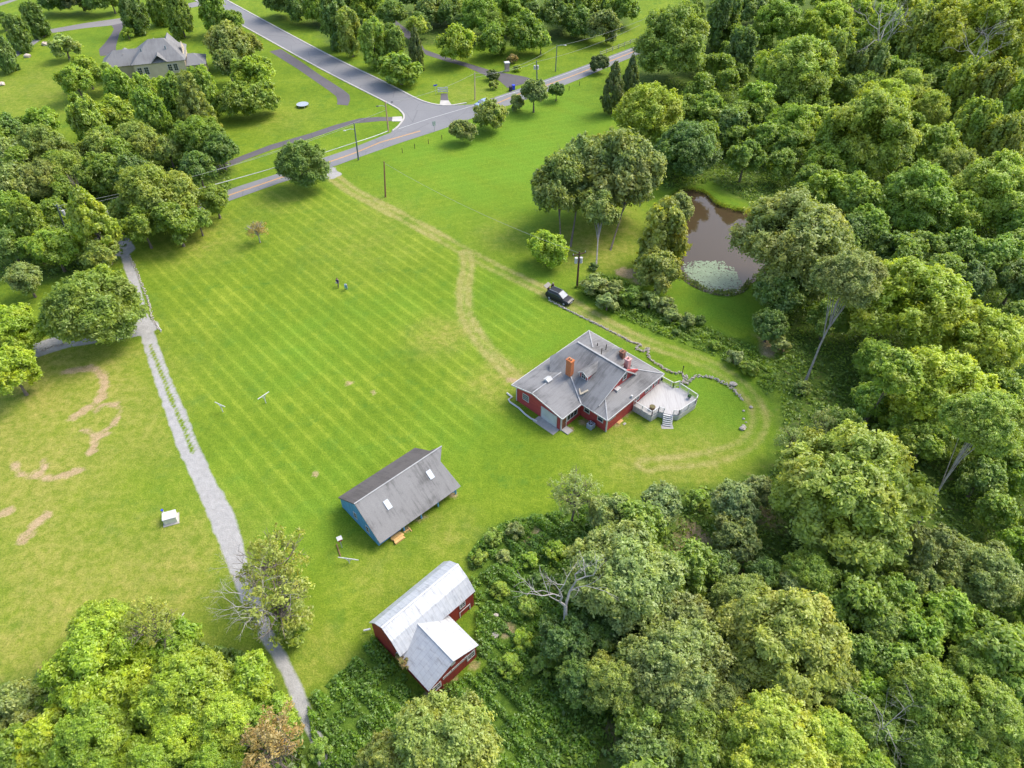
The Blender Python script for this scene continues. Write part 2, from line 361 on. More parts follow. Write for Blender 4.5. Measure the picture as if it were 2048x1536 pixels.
m_track = np.clip(rut * fade + .42 * soft(dT - 1.7, .7) * fade, 0, 1)
m_track = np.maximum(m_track, np.clip(rut2 * .85 + .45 * soft(dT2 - 1.6, .8), 0, 1) * np.clip(.9 + .4 * wob(GX, GY, .5, 2), .2, 1))
m_gravel = np.maximum(m_gravel, soft(t0 - 2.6 - wob(GX, GY, 1), 1.2))
m_gravel = np.maximum(m_gravel, .75 * np.exp(-((dT - .85) / .3) ** 2) * np.clip(.55 - np.abs(t0 - 78) / 55, 0, .6))
m_dirt = np.zeros_like(GX)
for L, r in DIRTL:
    d = seg_dist(GX, GY, smooth_line(gp(L), 4)) + .35 * wob(GX, GY, 1.6) + .2 * wob(GX, GY, 3.4, 1); m_dirt = np.maximum(m_dirt, soft(d - r * 1.35, .45) * .92)
for px, py, r in DIRTP:
    if r <= 0: continue
    c = G(px, py); d = np.hypot(GX - c.x, GY - c.y) + r * .7 * wob(GX, GY, 1.6 / max(r, .7), px); m_dirt = np.maximum(m_dirt, soft(d - r, r * .6) * .8)
def blobs(L, cap=1):
    m = np.zeros_like(GX)
    for px, py, r, a in L:
        c = G(px, py); m = np.maximum(m, a * np.exp(-((GX - c.x) ** 2 + (GY - c.y) ** 2) / (r * r)) * (1 + .5 * wob(GX, GY, 2.5 / r ** .5, px)))
    return np.clip(m, 0, cap)
m_dry = blobs(DRYP); m_lush = blobs(LUSH)
left_lawn = soft(sdf(GX, GY, gp([(-400,720),(60,705),(285,690),(345,880),(470,1180),(560,1400),(-400,1400)])) , 1.0)
m_dry = np.clip(m_dry + left_lawn * (.22 + .22 * wob(GX, GY, .22)), 0, 1)
m_wood = np.zeros_like(GX)
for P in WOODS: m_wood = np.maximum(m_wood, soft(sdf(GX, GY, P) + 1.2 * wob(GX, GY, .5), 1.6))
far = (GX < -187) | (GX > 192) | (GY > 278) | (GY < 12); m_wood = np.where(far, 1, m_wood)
m_weed = np.zeros_like(GX)
for P in WEEDS: m_weed = np.maximum(m_weed, soft(sdf(GX, GY, P) + .7 * wob(GX, GY, .8), 1.0))
m_bank = soft(dP - .6, .7)
FIELD_A = gp([(262,480),(470,405),(660,365),(930,510),(1100,600),(1010,740),(1000,860),(900,900),(660,1000),(560,1080),(470,1000),(310,650)])
FIELD_B = gp([(690,345),(960,235),(1200,150),(1240,230),(1220,300),(1080,330),(1050,480),(1080,565),(940,495)])
m_s1 = soft(sdf(GX, GY, FIELD_A), 3); m_s2 = soft(sdf(GX, GY, FIELD_B), 4); m_s2 = np.maximum(m_s2, left_lawn * .7)
def ground_mat():
    m, t, N, b = new_mat('ground_cover'); v = texco(t)
    A = node(t, 'ShaderNodeAttribute', attribute_name='cover_a'); B = node(t, 'ShaderNodeAttribute', attribute_name='cover_b'); C = node(t, 'ShaderNodeAttribute', attribute_name='cover_c')
    sa = node(t, 'ShaderNodeSeparateColor'); sb = node(t, 'ShaderNodeSeparateColor'); sc = node(t, 'ShaderNodeSeparateColor')
    t.links.new(A.outputs[0], sa.inputs[0]); t.links.new(B.outputs[0], sb.inputs[0]); t.links.new(C.outputs[0], sc.inputs[0])
    n1 = noise(t, v, .09, 5, .6); n2 = noise(t, v, .9, 5, .7); n3 = noise(t, v, 5.5, 3, .8); n4 = noise(t, texco(t, (1.0, .35, 1), (0, 0, .7)), .5, 5, .7)
    mixn = math_(t, 'ADD', math_(t, 'MULTIPLY', n1, .4), math_(t, 'ADD', math_(t, 'MULTIPLY', n2, .35), math_(t, 'MULTIPLY', n4, .25)))
    grass = ramp(t, mixn, [(.36, (.078, .138, .009, 1)), (.5, (.122, .186, .012, 1)), (.64, (.178, .236, .020, 1))])
    clo = ramp(t, noise(t, texco(t, (1, 1, 1)), .28, 6, .75), [(.52, (0, 0, 0, 1)), (.66, (.8, .8, .8, 1))])
    grass = mixc(t, clo, grass, (.078, .155, .014)); grass = mixc(t, ramp(t, noise(t, v, .43, 6, .8), [(.58, (0, 0, 0, 1)), (.72, (.28, .28, .28, 1))]), grass, (.20, .24, .025))
    grass = mixc(t, sb.outputs[1], grass, (.115, .215, .016))
    def stripes(rot, scale, fac, grass):
        wv = node(t, 'ShaderNodeTexWave', wave_type='BANDS', bands_direction='X'); wv.inputs['Scale'].default_value = scale
        wv.inputs['Distortion'].default_value = .35; wv.inputs['Detail'].default_value = 2; wv.inputs['Detail Scale'].default_value = .12
        t.links.new(texco(t, None, (0, 0, rot)), wv.inputs[0])
        k = ramp(t, wv.outputs[1], [(.0, (.86, .90, .86, 1)), (.5, (1, 1, 1, 1)), (.8, (1.0, 1.0, 1.0, 1)), (.94, (1.42, 1.26, 1.6, 1))])
        brk = math_(t, 'MULTIPLY', fac, ramp(t, n1, [(.3, (.35, .35, .35, 1)), (.6, (.7, .7, .7, 1))]))
        return mixc(t, brk, grass, mixc(t, 1.0, grass, k, 'MULTIPLY'))
    grass = stripes(math.radians(STRIPE1), .155, sc.outputs[0], grass)
    grass = stripes(math.radians(STRIPE2), .13, math_(t, 'MULTIPLY', sc.outputs[1], .25), grass)
    dryc = ramp(t, n2, [(.35, (.185, .20, .03, 1)), (.6, (.27, .25, .06, 1))])
    fd = math_(t, 'MULTIPLY', sa.outputs[2], math_(t, 'MULTIPLY_ADD', n2, 1.5, .0)); fd.node.use_clamp = True
    col = mixc(t, fd, grass, dryc)
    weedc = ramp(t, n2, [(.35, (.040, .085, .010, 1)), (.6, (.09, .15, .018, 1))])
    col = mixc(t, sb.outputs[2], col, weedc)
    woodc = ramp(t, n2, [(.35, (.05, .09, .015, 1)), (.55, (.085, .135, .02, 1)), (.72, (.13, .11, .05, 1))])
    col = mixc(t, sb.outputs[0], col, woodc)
    def thr(x, lo=.35, hi=.65):
        s = math_(t, 'ADD', x, math_(t, 'MULTIPLY_ADD', n2, .6, -.3)); s = math_(t, 'ADD', s, math_(t, 'MULTIPLY_ADD', n3, .4, -.2))
        return ramp(t, s, [(lo, (0, 0, 0, 1)), (hi, (1, 1, 1, 1))])
    trackc = ramp(t, n2, [(.3, (.20, .195, .04, 1)), (.6, (.30, .265, .10, 1))])
    col = mixc(t, math_(t, 'MULTIPLY', thr(sc.outputs[2], .15, .8), .75), col, trackc)
    dirtc = ramp(t, n2, [(.3, (.28, .20, .10, 1)), (.65, (.38, .275, .17, 1))])
    col = mixc(t, math_(t, 'MULTIPLY', thr(sa.outputs[1], .35, .85), .85), col, dirtc)
    fine = ramp(t, n3, [(.32, (.60, .66, .5, 1)), (.5, (1, 1, 1, 1)), (.68, (1.4, 1.3, 1.45, 1))])
    clump = ramp(t, noise(t, v, 1.9, 4, .75), [(.36, (.80, .86, .8, 1)), (.5, (1, 1, 1, 1)), (.64, (1.18, 1.12, 1.2, 1))]); col = mixc(t, .6, col, clump, 'MULTIPLY')
    col = mixc(t, .85, col, fine, 'MULTIPLY')
    grav = ramp(t, noise(t, v, 1.1, 6, .7), [(.3, (.25, .243, .228, 1)), (.7, (.345, .337, .318, 1))])
    gs = math_(t, 'ADD', sa.outputs[0], math_(t, 'MULTIPLY_ADD', n2, .24, -.12))
    col = mixc(t, ramp(t, gs, [(.42, (0, 0, 0, 1)), (.56, (1, 1, 1, 1))]), col, grav)
    t.links.new(col, b.inputs['Base Color']); b.inputs['Roughness'].default_value = .95; b.inputs['Specular IOR Level'].default_value = .1
    bump(t, b, math_(t, 'ADD', n3, math_(t, 'MULTIPLY', n2, 1.5)), .55, .12); return m
def gdir(a, b): p, q = G(*a), G(*b); return math.degrees(math.atan2(q.y - p.y, q.x - p.x))
STRIPE1 = 90 - gdir((456,489), (640,645)); STRIPE2 = 90 - gdir((700,400), (1100,330))
GROUND = ground_mat()
nx, ny = len(XS), len(YS)
def fc(m): return .25 * (m[:-1, :-1] + m[1:, :-1] + m[:-1, 1:] + m[1:, 1:])
cat = np.zeros((ny - 1, nx - 1), int)
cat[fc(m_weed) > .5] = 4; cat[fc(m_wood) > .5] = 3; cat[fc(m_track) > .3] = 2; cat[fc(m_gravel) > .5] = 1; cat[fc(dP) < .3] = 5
idx = np.arange(nx * ny).reshape(ny, nx)
Q = np.stack([idx[:-1, :-1], idx[:-1, 1:], idx[1:, 1:], idx[1:, :-1]], -1)
V = np.stack([GX, GY, GZ], -1).reshape(-1, 3)
def pack(*a): return np.stack([x.ravel() for x in a] + [np.ones(nx * ny)], -1)
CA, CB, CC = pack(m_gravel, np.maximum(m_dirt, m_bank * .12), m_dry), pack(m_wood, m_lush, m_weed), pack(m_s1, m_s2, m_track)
def mesh_np(name, V, Qd, mat, attrs=(), face_attrs=(), smooth=False):
    me = bpy.data.meshes.new(name); me.vertices.add(len(V)); me.vertices.foreach_set('co', V.astype(np.float32).ravel())
    me.loops.add(Qd.size); me.loops.foreach_set('vertex_index', Qd.ravel().astype(np.int32))
    me.polygons.add(len(Qd)); me.polygons.foreach_set('loop_start', np.arange(0, Qd.size, Qd.shape[1], dtype=np.int32))
    try: me.polygons.foreach_set('loop_total', np.full(len(Qd), Qd.shape[1], np.int32))
    except Exception: pass
    for n, a in attrs:
        at = me.attributes.new(n, 'FLOAT_COLOR', 'POINT'); at.data.foreach_set('color', a.astype(np.float32).ravel())
    for n, a in face_attrs:
        at = me.attributes.new(n, 'FLOAT', 'FACE'); at.data.foreach_set('value', a.astype(np.float32))
    me.update(calc_edges=True); me.materials.append(mat)
    if smooth: me.polygons.foreach_set('use_smooth', [True] * len(me.polygons))
    return me
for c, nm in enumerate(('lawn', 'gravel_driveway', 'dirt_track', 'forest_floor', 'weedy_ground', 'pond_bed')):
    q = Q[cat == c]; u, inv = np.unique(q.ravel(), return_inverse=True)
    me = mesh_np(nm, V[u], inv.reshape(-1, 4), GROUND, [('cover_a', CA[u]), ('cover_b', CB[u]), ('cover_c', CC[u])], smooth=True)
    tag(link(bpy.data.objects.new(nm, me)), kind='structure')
# pond water and lily pads
m, t, N, b = new_mat('pond_water'); b.inputs['Base Color'].default_value = (.054, .038, .019, 1)
b.inputs['Roughness'].default_value = .015; b.inputs['IOR'].default_value = 1.33; b.inputs['Specular IOR Level'].default_value = .5
bump(t, b, noise(t, texco(t), .9, 3), .012, .05); WATER = m
PC = POND.mean(0)
tag(MB().poly([(*(PC + (p - PC) * 1.05), -.22) for p in POND[:-1]]).build('water', WATER), kind='structure')
pm = MB(); LP = gp([(1370,535),(1400,520),(1440,525),(1478,550),(1480,572),(1450,583),(1400,572),(1372,550)])
lo, hi = LP.min(0), LP.max(0); k = 0
while k < 2600:
    x, y = random.uniform(lo[0], hi[0]), random.uniform(lo[1], hi[1])
    if sdf(np.array([x]), np.array([y]), LP)[0] > random.uniform(-2.6, 1.2) or sdf(np.array([x]), np.array([y]), POND)[0] > -.25: k += .3; continue
    r = random.uniform(.10, .2); z = -.2 + k * 2e-6; a0 = random.random() * 6
    pm.add([(x + r * math.cos(a0 + i * .87), y + r * math.sin(a0 + i * .87), z) for i in range(7)] , [tuple(range(7))]); k += 1
tag(pm.build('lily_pads', mat_simple('lily_pad', (.21, .28, .17), (.12, .17, .09), .5, 2)), 'pale lily pads covering the near end of the pond', 'lily pads', kind='stuff')
# ------------------------------------------------------------------ roads
def resample(P, n):
    P = np.array([tuple(p) for p in P], float); s = np.concatenate([[0], np.cumsum(np.hypot(*(P[1:] - P[:-1])[:, :2].T))])
    q = np.linspace(0, s[-1], n); return np.stack([np.interp(q, s, P[:, i]) for i in range(P.shape[1])], -1)
def strip(name, A, B, z, mat, n=60):
    a, b = resample(gp(A), n), resample(gp(B), n); m = MB()
    m.add([(p[0], p[1], z) for p in a] + [(p[0], p[1], z) for p in b], [(i, i + 1, n + i + 1, n + i) for i in range(n - 1)])
    o = m.build(name, mat); me = o.data
    if me.polygons[0].normal.z < 0: me.flip_normals()
    return tag(o, kind='structure')
MU = [(180,475),(330,425),(470,375),(548,350),(655,313),(700,298),(790,262),(860,238),(945,209),(1015,186),(1060,170),(1140,142),(1260,97),(1400,45),(1560,-20)]
ML = [(190,500),(330,448),(470,398),(560,366),(665,334),(720,314),(800,286),(880,260),(960,231),(1020,210),(1090,186),(1160,158),(1270,112),(1410,60),(1570,-3)]
strip('road', MU, ML, .030, ASPH, 120)
SR = [(345,-60),(453,0),(640,101),(769,164),(833,197),(866,208),(898,211),(945,209)]
SL = [(250,-75),(390,0),(497,58),(640,137),(775,206),(801,222),(808,235),(798,251),(782,264)]
sp = MB(); sp.poly([tuple(p) + (0.022,) for p in np.vstack([smooth_line(gp(SR), 5), gp([(960,225),(800,275)]), smooth_line(gp(SL), 5)[::-1]])])
tag(sp.build('side_road', ASPH), kind='structure')
def curb(P, wd=.42, h=.13):
    a = smooth_line(gp(P), 6); m = MB()
    for i in range(len(a) - 1):
        m.beam((a[i][0], a[i][1], h / 2), (a[i+1][0], a[i+1][1], h / 2), wd, h)
    tag(m.build('kerb', CURB), kind='structure')
curb(SR[:-1] + [(933,206)]); curb(SL[:-1] + [(785,262)])
strip('footpath', [(400,345),(475,315),(540,290),(620,267),(670,250),(720,236.6),(755,234),(785,234)], [(410,355),(487,321),(545,299),(620,277),(670,260),(709,247),(763,242),(784,242)], .016, ASPH2)
strip('old_asphalt_spur', [(539,103),(594,137),(640,169),(656,180),(673,193),(675,203),(674,209)], [(562,98),(600,122),(640,150),(687,180),(699,190),(700,200),(696,211)], .016, ASPH2)
strip('concrete_ramp', [(785,234),(804,233)], [(784,243),(805,243)], .05, CURB, 8)
strip('concrete_ramp', [(881,201),(897,201)], [(879,210.5),(904,211)], .05, CURB, 8)
strip('footpath', [(882,187),(881,201)], [(895,187),(897,201)], .016, ASPH2, 8)
strip('side_driveway', [(790,40),(835,75),(849,99),(885,112),(940,128),(982,141),(1052,154),(1072,162)], [(780,52),(830,88),(853,110),(900,125),(930,133),(969,150),(998,161),(1015,176)], .018, ASPH2)
strip('lane', [(-80,115),(0,118),(24,106),(63,82),(98,59),(171,46),(244,36),(300,25),(376,7),(403,1)], [(-80,130),(0,130),(27,118),(73,86),(98,67),(171,56),(222,51),(300,34),(376,17),(412,9)], .020, ASPHL)
strip('lane', [(-60,12),(0,6),(28,-2),(70,-20)], [(-60,20),(0,12),(32,1),(80,-14)], .020, ASPHL)
strip('house_driveway', [(222,50),(228,58),(222,70),(210,86),(198,99),(200,112)], [(252,42),(246,56),(239,66),(236,78),(232,92),(232,110)], .014, ASPH2)
def line(nm, P, wd, mat, z=.036, off=0):
    a = resample(gp(P), 50); m = MB(); vs = []
    for i, p in enumerate(a):
        d = a[min(i+1, 49)] - a[max(i-1, 0)]; d /= np.hypot(*d); nrm = np.array([-d[1], d[0]])
        for k in (-wd/2 + off, wd/2 + off): q = p + nrm * k; vs.append((q[0], q[1], z))
    m.add(vs, [(2*i, 2*i+2, 2*i+3, 2*i+1) for i in range(49)]); o = m.build(nm, mat)
    if o.data.polygons[0].normal.z < 0: o.data.flip_normals()
    tag(o, kind='structure')
MC = [((u[0] + l[0]) / 2, (u[1] + l[1]) / 2) for u, l in zip(MU, ML)]
for off in (-.12, .12):
    line('yellow_road_line', MC[:6] + [(760,285),(841,262)], .12, YELP, off=off)
    line('yellow_road_line', [(993,207),(1037,188.5),(1058,182),(1075,177)] + MC[11:], .12, YELP, off=off)
line('white_road_line', [(797,258),(860,237),(945,212),(1015,189),(1040,182)], .14, WHTP)
line('white_road_line', [(1085,165),(1140,145),(1260,100),(1400,48)], .14, WHTP)
# ------------------------------------------------------------------ red house
S = H / 65.0
def slab(m, pts, th=.12):                     # roof plane with thickness (pts listed counter-clockwise from above)
    P = [Vector(p) for p in pts]; n = (P[1] - P[0]).cross(P[2] - P[0]).normalized()
    if n.z < 0: P = P[::-1]; n = -n
    m.prism([tuple(p - n * th) for p in P], n * th); return m
HO = Vector((10.845, 76.703, 0)) * S; HTH = math.radians(-44.47)
house = thing('house', 'red clapboard house with sprawling grey shingle roof and brick chimney', 'house', HO, HTH)
hM = Matrix.Rotation(-HTH, 4, 'Z') @ Matrix.Translation(-HO)
def hl(px, py, z): return hM @ G(px, py, z)
def HB(): b = MB(); b.M = Matrix.Scale(S, 4); return b
EZ = 2.62
b = HB(); b.box(.35, 12.55, -11.45, -.35, 0, EZ - .02); b.box(.65, 8.35, -15.25, -11.4, 0, EZ - .03)
b.prism([(.65, -15.25, EZ - .03), (8.35, -15.25, EZ - .03), (3.7, -15.25, 3.42)], (0, 3.6, 0))
b.prism([(10.45, -10.9, 2.9), (10.45, -1.6, 2.9), (10.45, -5.9, 5.45)], (-.25, 0, 0))
wall = b.build('wall', RED, house)
b = HB()
apron = [(0, 0, EZ), (0, -11.9, EZ), (12.9, -11.9, EZ), (12.9, 0, EZ)]
i_ = 3.9; iz = EZ + .31 * i_; inr = [(i_, -i_, iz), (i_, -11.9 + i_, iz), (12.9 - i_, -11.9 + i_, iz), (12.9 - i_, -i_, iz)]
for k in range(4): slab(b, [apron[k], apron[(k+1) % 4], inr[(k+1) % 4], inr[k]])
# garage wing: low gable
slab(b, [(0.0, -11.5, EZ+.002), (0.0, -15.55, EZ), (3.65, -15.55, 3.55), (3.65, -9.2, 3.56)])
slab(b, [(3.65, -15.55, 3.55), (8.75, -15.55, EZ), (8.75, -11.9, EZ), (3.65, -9.2, 3.56)])
# steep upper gable
slab(b, [(2.7, -5.9, 5.62), (.9, -9.2, 4.08), (3.2, -11.92, 2.64), (10.72, -11.92, 2.64), (10.72, -5.9, 5.62)])
slab(b, [(2.7, -5.9, 5.62), (10.72, -5.9, 5.62), (10.72, -3.4, 3.45), (2.7, -3.4, 3.45)])
slab(b, [(2.7, -5.9, 5.62), (1.5, -3.6, 3.1), (1.3, -8.4, 3.1)]); slab(b, [(2.7, -5.9, 5.62), (1.5, -3.6, 3.1), (2.7, -3.4, 3.45)])
roof = b.build('roof', ROOFH, house)
b = HB()                                       # eave and corner trim
for p, q in (((0,0),(12.9,0)),((12.9,0),(12.9,-11.9)),((12.9,-11.9),(8.75,-11.9)),((0,0),(0,-15.55))):
    b.beam((p[0], p[1], EZ - .06), (q[0], q[1], EZ - .06), .07, .17)
b.beam((0, -15.58, EZ - .06), (3.65, -15.58, 3.49), .07, .17); b.beam((3.65, -15.58, 3.49), (8.75, -15.58, EZ - .06), .07, .17)
b.beam((8.77, -15.55, EZ - .06), (8.77, -11.9, EZ - .06), .07, .17)
for x, y in ((.66, -15.28), (8.36, -15.26), (12.56, -11.46), (12.56, -.35), (.34, -.35)): b.box(x - .1, x + .05, y - .02, y + .14, 0, EZ - .05)
b.beam((10.78, -5.9, 5.55), (10.78, -11.0, 3.05), .06, .14); b.beam((10.78, -5.9, 5.55), (10.78, -3.4, 3.4), .06, .14)
b.build('trim', TRIM, house)
b = HB(); b.beam((8.7, -11.95, EZ + .05), (5.2, -9.95, 3.72), .16, .06)
for k in range(4):
    a, c = Vector(apron[k]), Vector(inr[k])
    if k != 1: b.beam(a + Vector((0, 0, .03)), a + (c - a) * (.85 if k != 0 else .9) + Vector((0, 0, .03)), .15, .05)
b.beam((2.7, -5.9, 5.66), (10.7, -5.9, 5.66), .24, .05); b.beam((3.65, -15.5, 3.6), (3.65, -9.3, 3.6), .15, .05)
b.build('ridge_cap', mat_simple('ridge_shingle', (.36, .36, .35), (.24, .24, .24), .9, 2), house)
def window(parent, c, u, wd, ht, nx=2, ny=2, out=None, proud=.03, frame=.1, Sx=S):
    """window on a wall: centre c, horizontal wall direction u, outward normal out"""
    c = Vector(c) * Sx; u = Vector(u).normalized(); out = Vector(out).normalized(); z = Vector((0, 0, 1))
    M = Matrix((( u.x, out.x, 0, c.x), (u.y, out.y, 0, c.y), (0, 0, 1, c.z), (0, 0, 0, 1)))
    f = MB(); f.M = M; g = MB(); g.M = M
    g.box(-wd/2, wd/2, .0, proud, -ht/2, ht/2)
    pane = g.build('window', GLASS, parent)
    for x0, x1, z0, z1 in ((-wd/2-frame, -wd/2, -ht/2-frame, ht/2+frame), (wd/2, wd/2+frame, -ht/2-frame, ht/2+frame), (-wd/2, wd/2, ht/2, ht/2+frame), (-wd/2, wd/2, -ht/2-frame, -ht/2)):
        f.box(x0, x1, 0, proud + .04, z0, z1)
    for i in range(1, nx): x = -wd/2 + wd*i/nx; f.box(x-.022, x+.022, proud + .002, proud+.025, -ht/2, ht/2)
    for i in range(1, ny): y = -ht/2 + ht*i/ny; f.box(-wd/2, wd/2, proud + .003, proud+.022, y-.022, y+.022)
    f.build('frame', TRIM, pane); return pane
def door(parent, c, u, wd, ht, out, mat, trim=TRIM, Sx=S, knob=True, name='door'):
    c = Vector(c) * Sx; u = Vector(u); out = Vector(out)
    M = Matrix(((u.x, out.x, 0, c.x), (u.y, out.y, 0, c.y), (0, 0, 1, c.z), (0, 0, 0, 1)))
    g = MB(); g.M = M; g.box(-wd/2, wd/2, 0, .04, 0, ht); d = g.build(name, mat, parent)
    f = MB(); f.M = M
    for x0, x1, z0, z1 in ((-wd/2-.1, -wd/2, 0, ht+.1), (wd/2, wd/2+.1, 0, ht+.1), (-wd/2, wd/2, ht, ht+.1)): f.box(x0, x1, 0, .07, z0, z1)
    if trim: f.build('frame', trim, d)
    if knob:
        k = MB(); k.M = M; k.ball((wd/2-.12, .07, 1.0), .05); k.build('handle', METAL, d)
    return d
window(house, (2.3, -15.26, 1.65), (1, 0, 0), .95, 1.0, 4, 3, (0, -1, 0))
gd = door(house, (6.35, -15.26, 0.02), (1, 0, 0), 2.7, 2.1, (0, -1, 0), WHITE, TRIM, knob=False, name='garage_door')
window(house, (8.36, -13.2, 1.45), (0, 1, 0), 2.0, 1.15, 3, 1, (1, 0, 0))
door(house, (8.36, -14.75, 0), (0, 1, 0), .9, 2.0, (1, 0, 0), mat_simple('brown_door', (.16, .06, .03), rough=.6))
window(house, (9.35, -11.46, 1.75), (1, 0, 0), .8, 1.0, 1, 2, (0, -1, 0)); window(house, (11.55, -11.46, 1.75), (1, 0, 0), .8, 1.0, 1, 2, (0, -1, 0))
window(house, (12.56, -10.4, 2.0), (0, 1, 0), 1.2, .6, 2, 1, (1, 0, 0))
for y in (-1.2, -2.4, -3.2, -5.2): window(house, (12.56, y, 1.75), (0, 1, 0), .65, .9, 1, 2, (1, 0, 0))
window(house, (10.47, -5.7, 4.35), (0, 1, 0), .65, .95, 1, 2, (1, 0, 0), proud=.06)
b = HB(); b.box(10.48, 11.0, -7.7, -6.9, 3.05, 3.55); b.build('wall_air_conditioner', TRIM, house)
# dormers
def dormer(x, y, zf, wd, hh, depth, back=False):
    s = -1 if not back else 1; d = bpy.data.objects
    b = HB(); b.box(x - wd/2, x + wd/2, min(y, y - s*depth), max(y, y - s*depth), zf - .6, zf + hh)
    b.prism([(x - wd/2, y, zf + hh), (x + wd/2, y, zf + hh), (x, y, zf + hh + wd*.36)], (0, -s * depth, 0))
    o = b.build('dormer', RED, house)
    b = HB(); e = .16; yo = y + s * .28
    for q in (-1, 1):
        slab(b, [(x, yo, zf + hh + wd*.36 + .06), (x, y - s*depth*1.35, zf + hh + wd*.36 + .06), (x + q*(wd/2 + e), y - s*depth*1.35, zf + hh - e*.6 + .04), (x + q*(wd/2 + e), yo, zf + hh - e*.6 + .04)], .09)
    b.build('roof', ROOFH, o)
    b = HB()
    for q in (-1, 1):
        b.beam((x, yo, zf+hh+wd*.36), (x+q*(wd/2+e), yo, zf+hh-e*.6), .05, .1); b.box(x+q*wd/2-.05, x+q*wd/2+.05, min(y,y+s*.04), max(y,y+s*.04), zf-.4, zf+hh)
    b.build('trim', TRIM, o); return o
dm = dormer(6.75, -9.3, 3.95, 1.3, .85, 2.0)
window(dm, (6.75, -9.31, 4.4), (1, 0, 0), .62, .8, 2, 2, (0, -1, 0), frame=.07)
dormer(7.2, -2.5, 3.55, 2.6, .5, 2.2, True)
def chimney(x, y, wx, wy, z0, z1, mat, pots=2, name='chimney', lab=None):
    b = HB(); b.box(x-wx/2, x+wx/2, y-wy/2, y+wy/2, z0, z1 - .15); o = b.build(name, mat, house)
    if lab: o['label'] = lab
    b = HB(); b.box(x-wx/2-.06, x+wx/2+.06, y-wy/2-.06, y+wy/2+.06, z1-.149, z1); b.build('cap', mat, o)
    b = HB()
    for k in range(pots): b.tube([(x+(k-.5*(pots-1))*.32, y, z1), (x+(k-.5*(pots-1))*.32, y, z1+.28)], .11, 8)
    b.build('flue', mat_simple('clay_flue', (.4, .25, .15)), o); return o
p = hl(1139, 744, 4.1 * S) / S
chimney(p.x, p.y, .85, .6, 3.0, 6.2, ORBRICK, lab='orange brick chimney')
p = hl(1243, 722, 3.7 * S) / S; chimney(p.x, p.y, .6, .6, 3.0, 5.4, BRBRICK, 1, lab='brown brick chimney')
p = hl(1253.5, 738, 3.7 * S) / S; chimney(p.x, p.y, .6, .65, 3.0, 5.5, mat_siding('red_white_chimney_boards', (.42, .05, .05), (.62, .5, .45), 2.2, True), 1, lab='red and white chimney')
b = HB(); p = hl(1096, 761, 3.5 * S) / S; b.box(p.x-.35, p.x+.35, p.y-.35, p.y+.35, 3.2, 3.75); b.prism([(p.x-.45, p.y-.45, 3.75), (p.x+.45, p.y-.45, 3.75), (p.x+.0, p.y-.45, 4.0)], (0, .9, 0)); b.build('cupola_vent', TRIM, house)
for px, py, z, h2 in ((1195,690,3.5,.35),(1212,697,3.6,.7),(1203,705,4.6,.7),(1198,786,3.3,.35),(1144,701,4.2,.5),(1262,733,3.4,.2)):
    p = hl(px, py, z * S) / S; b = HB(); b.tube([(p.x, p.y, z - .8), (p.x, p.y, z + h2)], .06, 8); b.build('vent_pipe', DARK, house)
b = HB(); p = hl(1264, 792, 2.95*S)/S; b.box(p.x-.12, p.x+.12, p.y-.12, p.y+.12, 2.6, 3.05); b.build('roof_vent', TRIM, house)
b = HB(); p = hl(1166, 779, 3.6*S)/S; b.beam((p.x-.5, p.y-.1, 3.5), (p.x+.1, p.y-.6, 3.25), .12, .1); b.beam((p.x+.1, p.y-.6, 3.25), (p.x+.6, p.y+.3, 3.7), .25, .1); b.build('roof_saddle', flatmat('tan_board', (.5, .42, .3)), house)
b = HB(); b.box(4.7, 8.2, -16.5, -15.3, 0, .07); tag(b.build('concrete_apron', CONC, house), None)
b = HB(); b.box(8.4, 9.5, -15.2, -14.2, 0, .12); b.build('door_step', CONC, house)
def hthing(name, label, cat, p, rz=0, group=None): return thing(name, label, cat, p, HTH + rz, group)
# air conditioner
q = G(1181, 855, 0); ac = hthing('air_conditioner', 'round-topped grey air conditioner unit on the grass beside the red house', 'air conditioner', q)
b = MB(); b.box(-.45, .45, -.45, .45, 0, .85); b.build('cabinet', mat_simple('ac_grey', (.30, .34, .38), (.22, .25, .28), .6, 6), ac, bevel=.08)
b = MB(); b.tube([(0, 0, .86), (0, 0, .9)], .34, 20); b.build('grille', DARK, ac)
b = MB(); [b.beam((0, 0, .93), (.3*math.cos(k*1.26), .3*math.sin(k*1.26), .93), .09, .02) for k in range(5)]; b.tube([(0,0,.9),(0,0,.95)], .07, 8); b.build('fan', METAL, ac)
# deck
DZ = 1.0
deck = thing('deck', 'white weathered timber deck with railings attached to the red house', 'deck', G(1330, 800, 0))
dM = Matrix.Translation(-G(1330, 800, 0))
def dp(px, py, z=DZ): v = dM @ G(px, py, z); return v
FLP = [(1322,762),(1346,775),(1359,776),(1394,799),(1391,807),(1357,830),(1346,830),(1327,826),(1317,823),(1303,832.5),(1267,811)]
b = MB(); P = [dp(*p) for p in FLP]; b.poly([tuple(p) for p in P]); n = len(b.v); b.prism([tuple(p - Vector((0, 0, .12))) for p in P], (0, 0, .118)); b.build('deck_floor', DECK, deck)
b = MB()
for i in range(3, 10):
    a, c = P[i], P[i+1]; d = (c - a).normalized(); o_ = Vector((d.y, -d.x, 0)) * -.03
    b.prism([(a.x, a.y, 0.02), (c.x, c.y, 0.02), (c.x, c.y, DZ - .13), (a.x, a.y, DZ - .13)], (-d.y * .06, d.x * .06, 0))
b.build('skirt', SKIRT, deck)
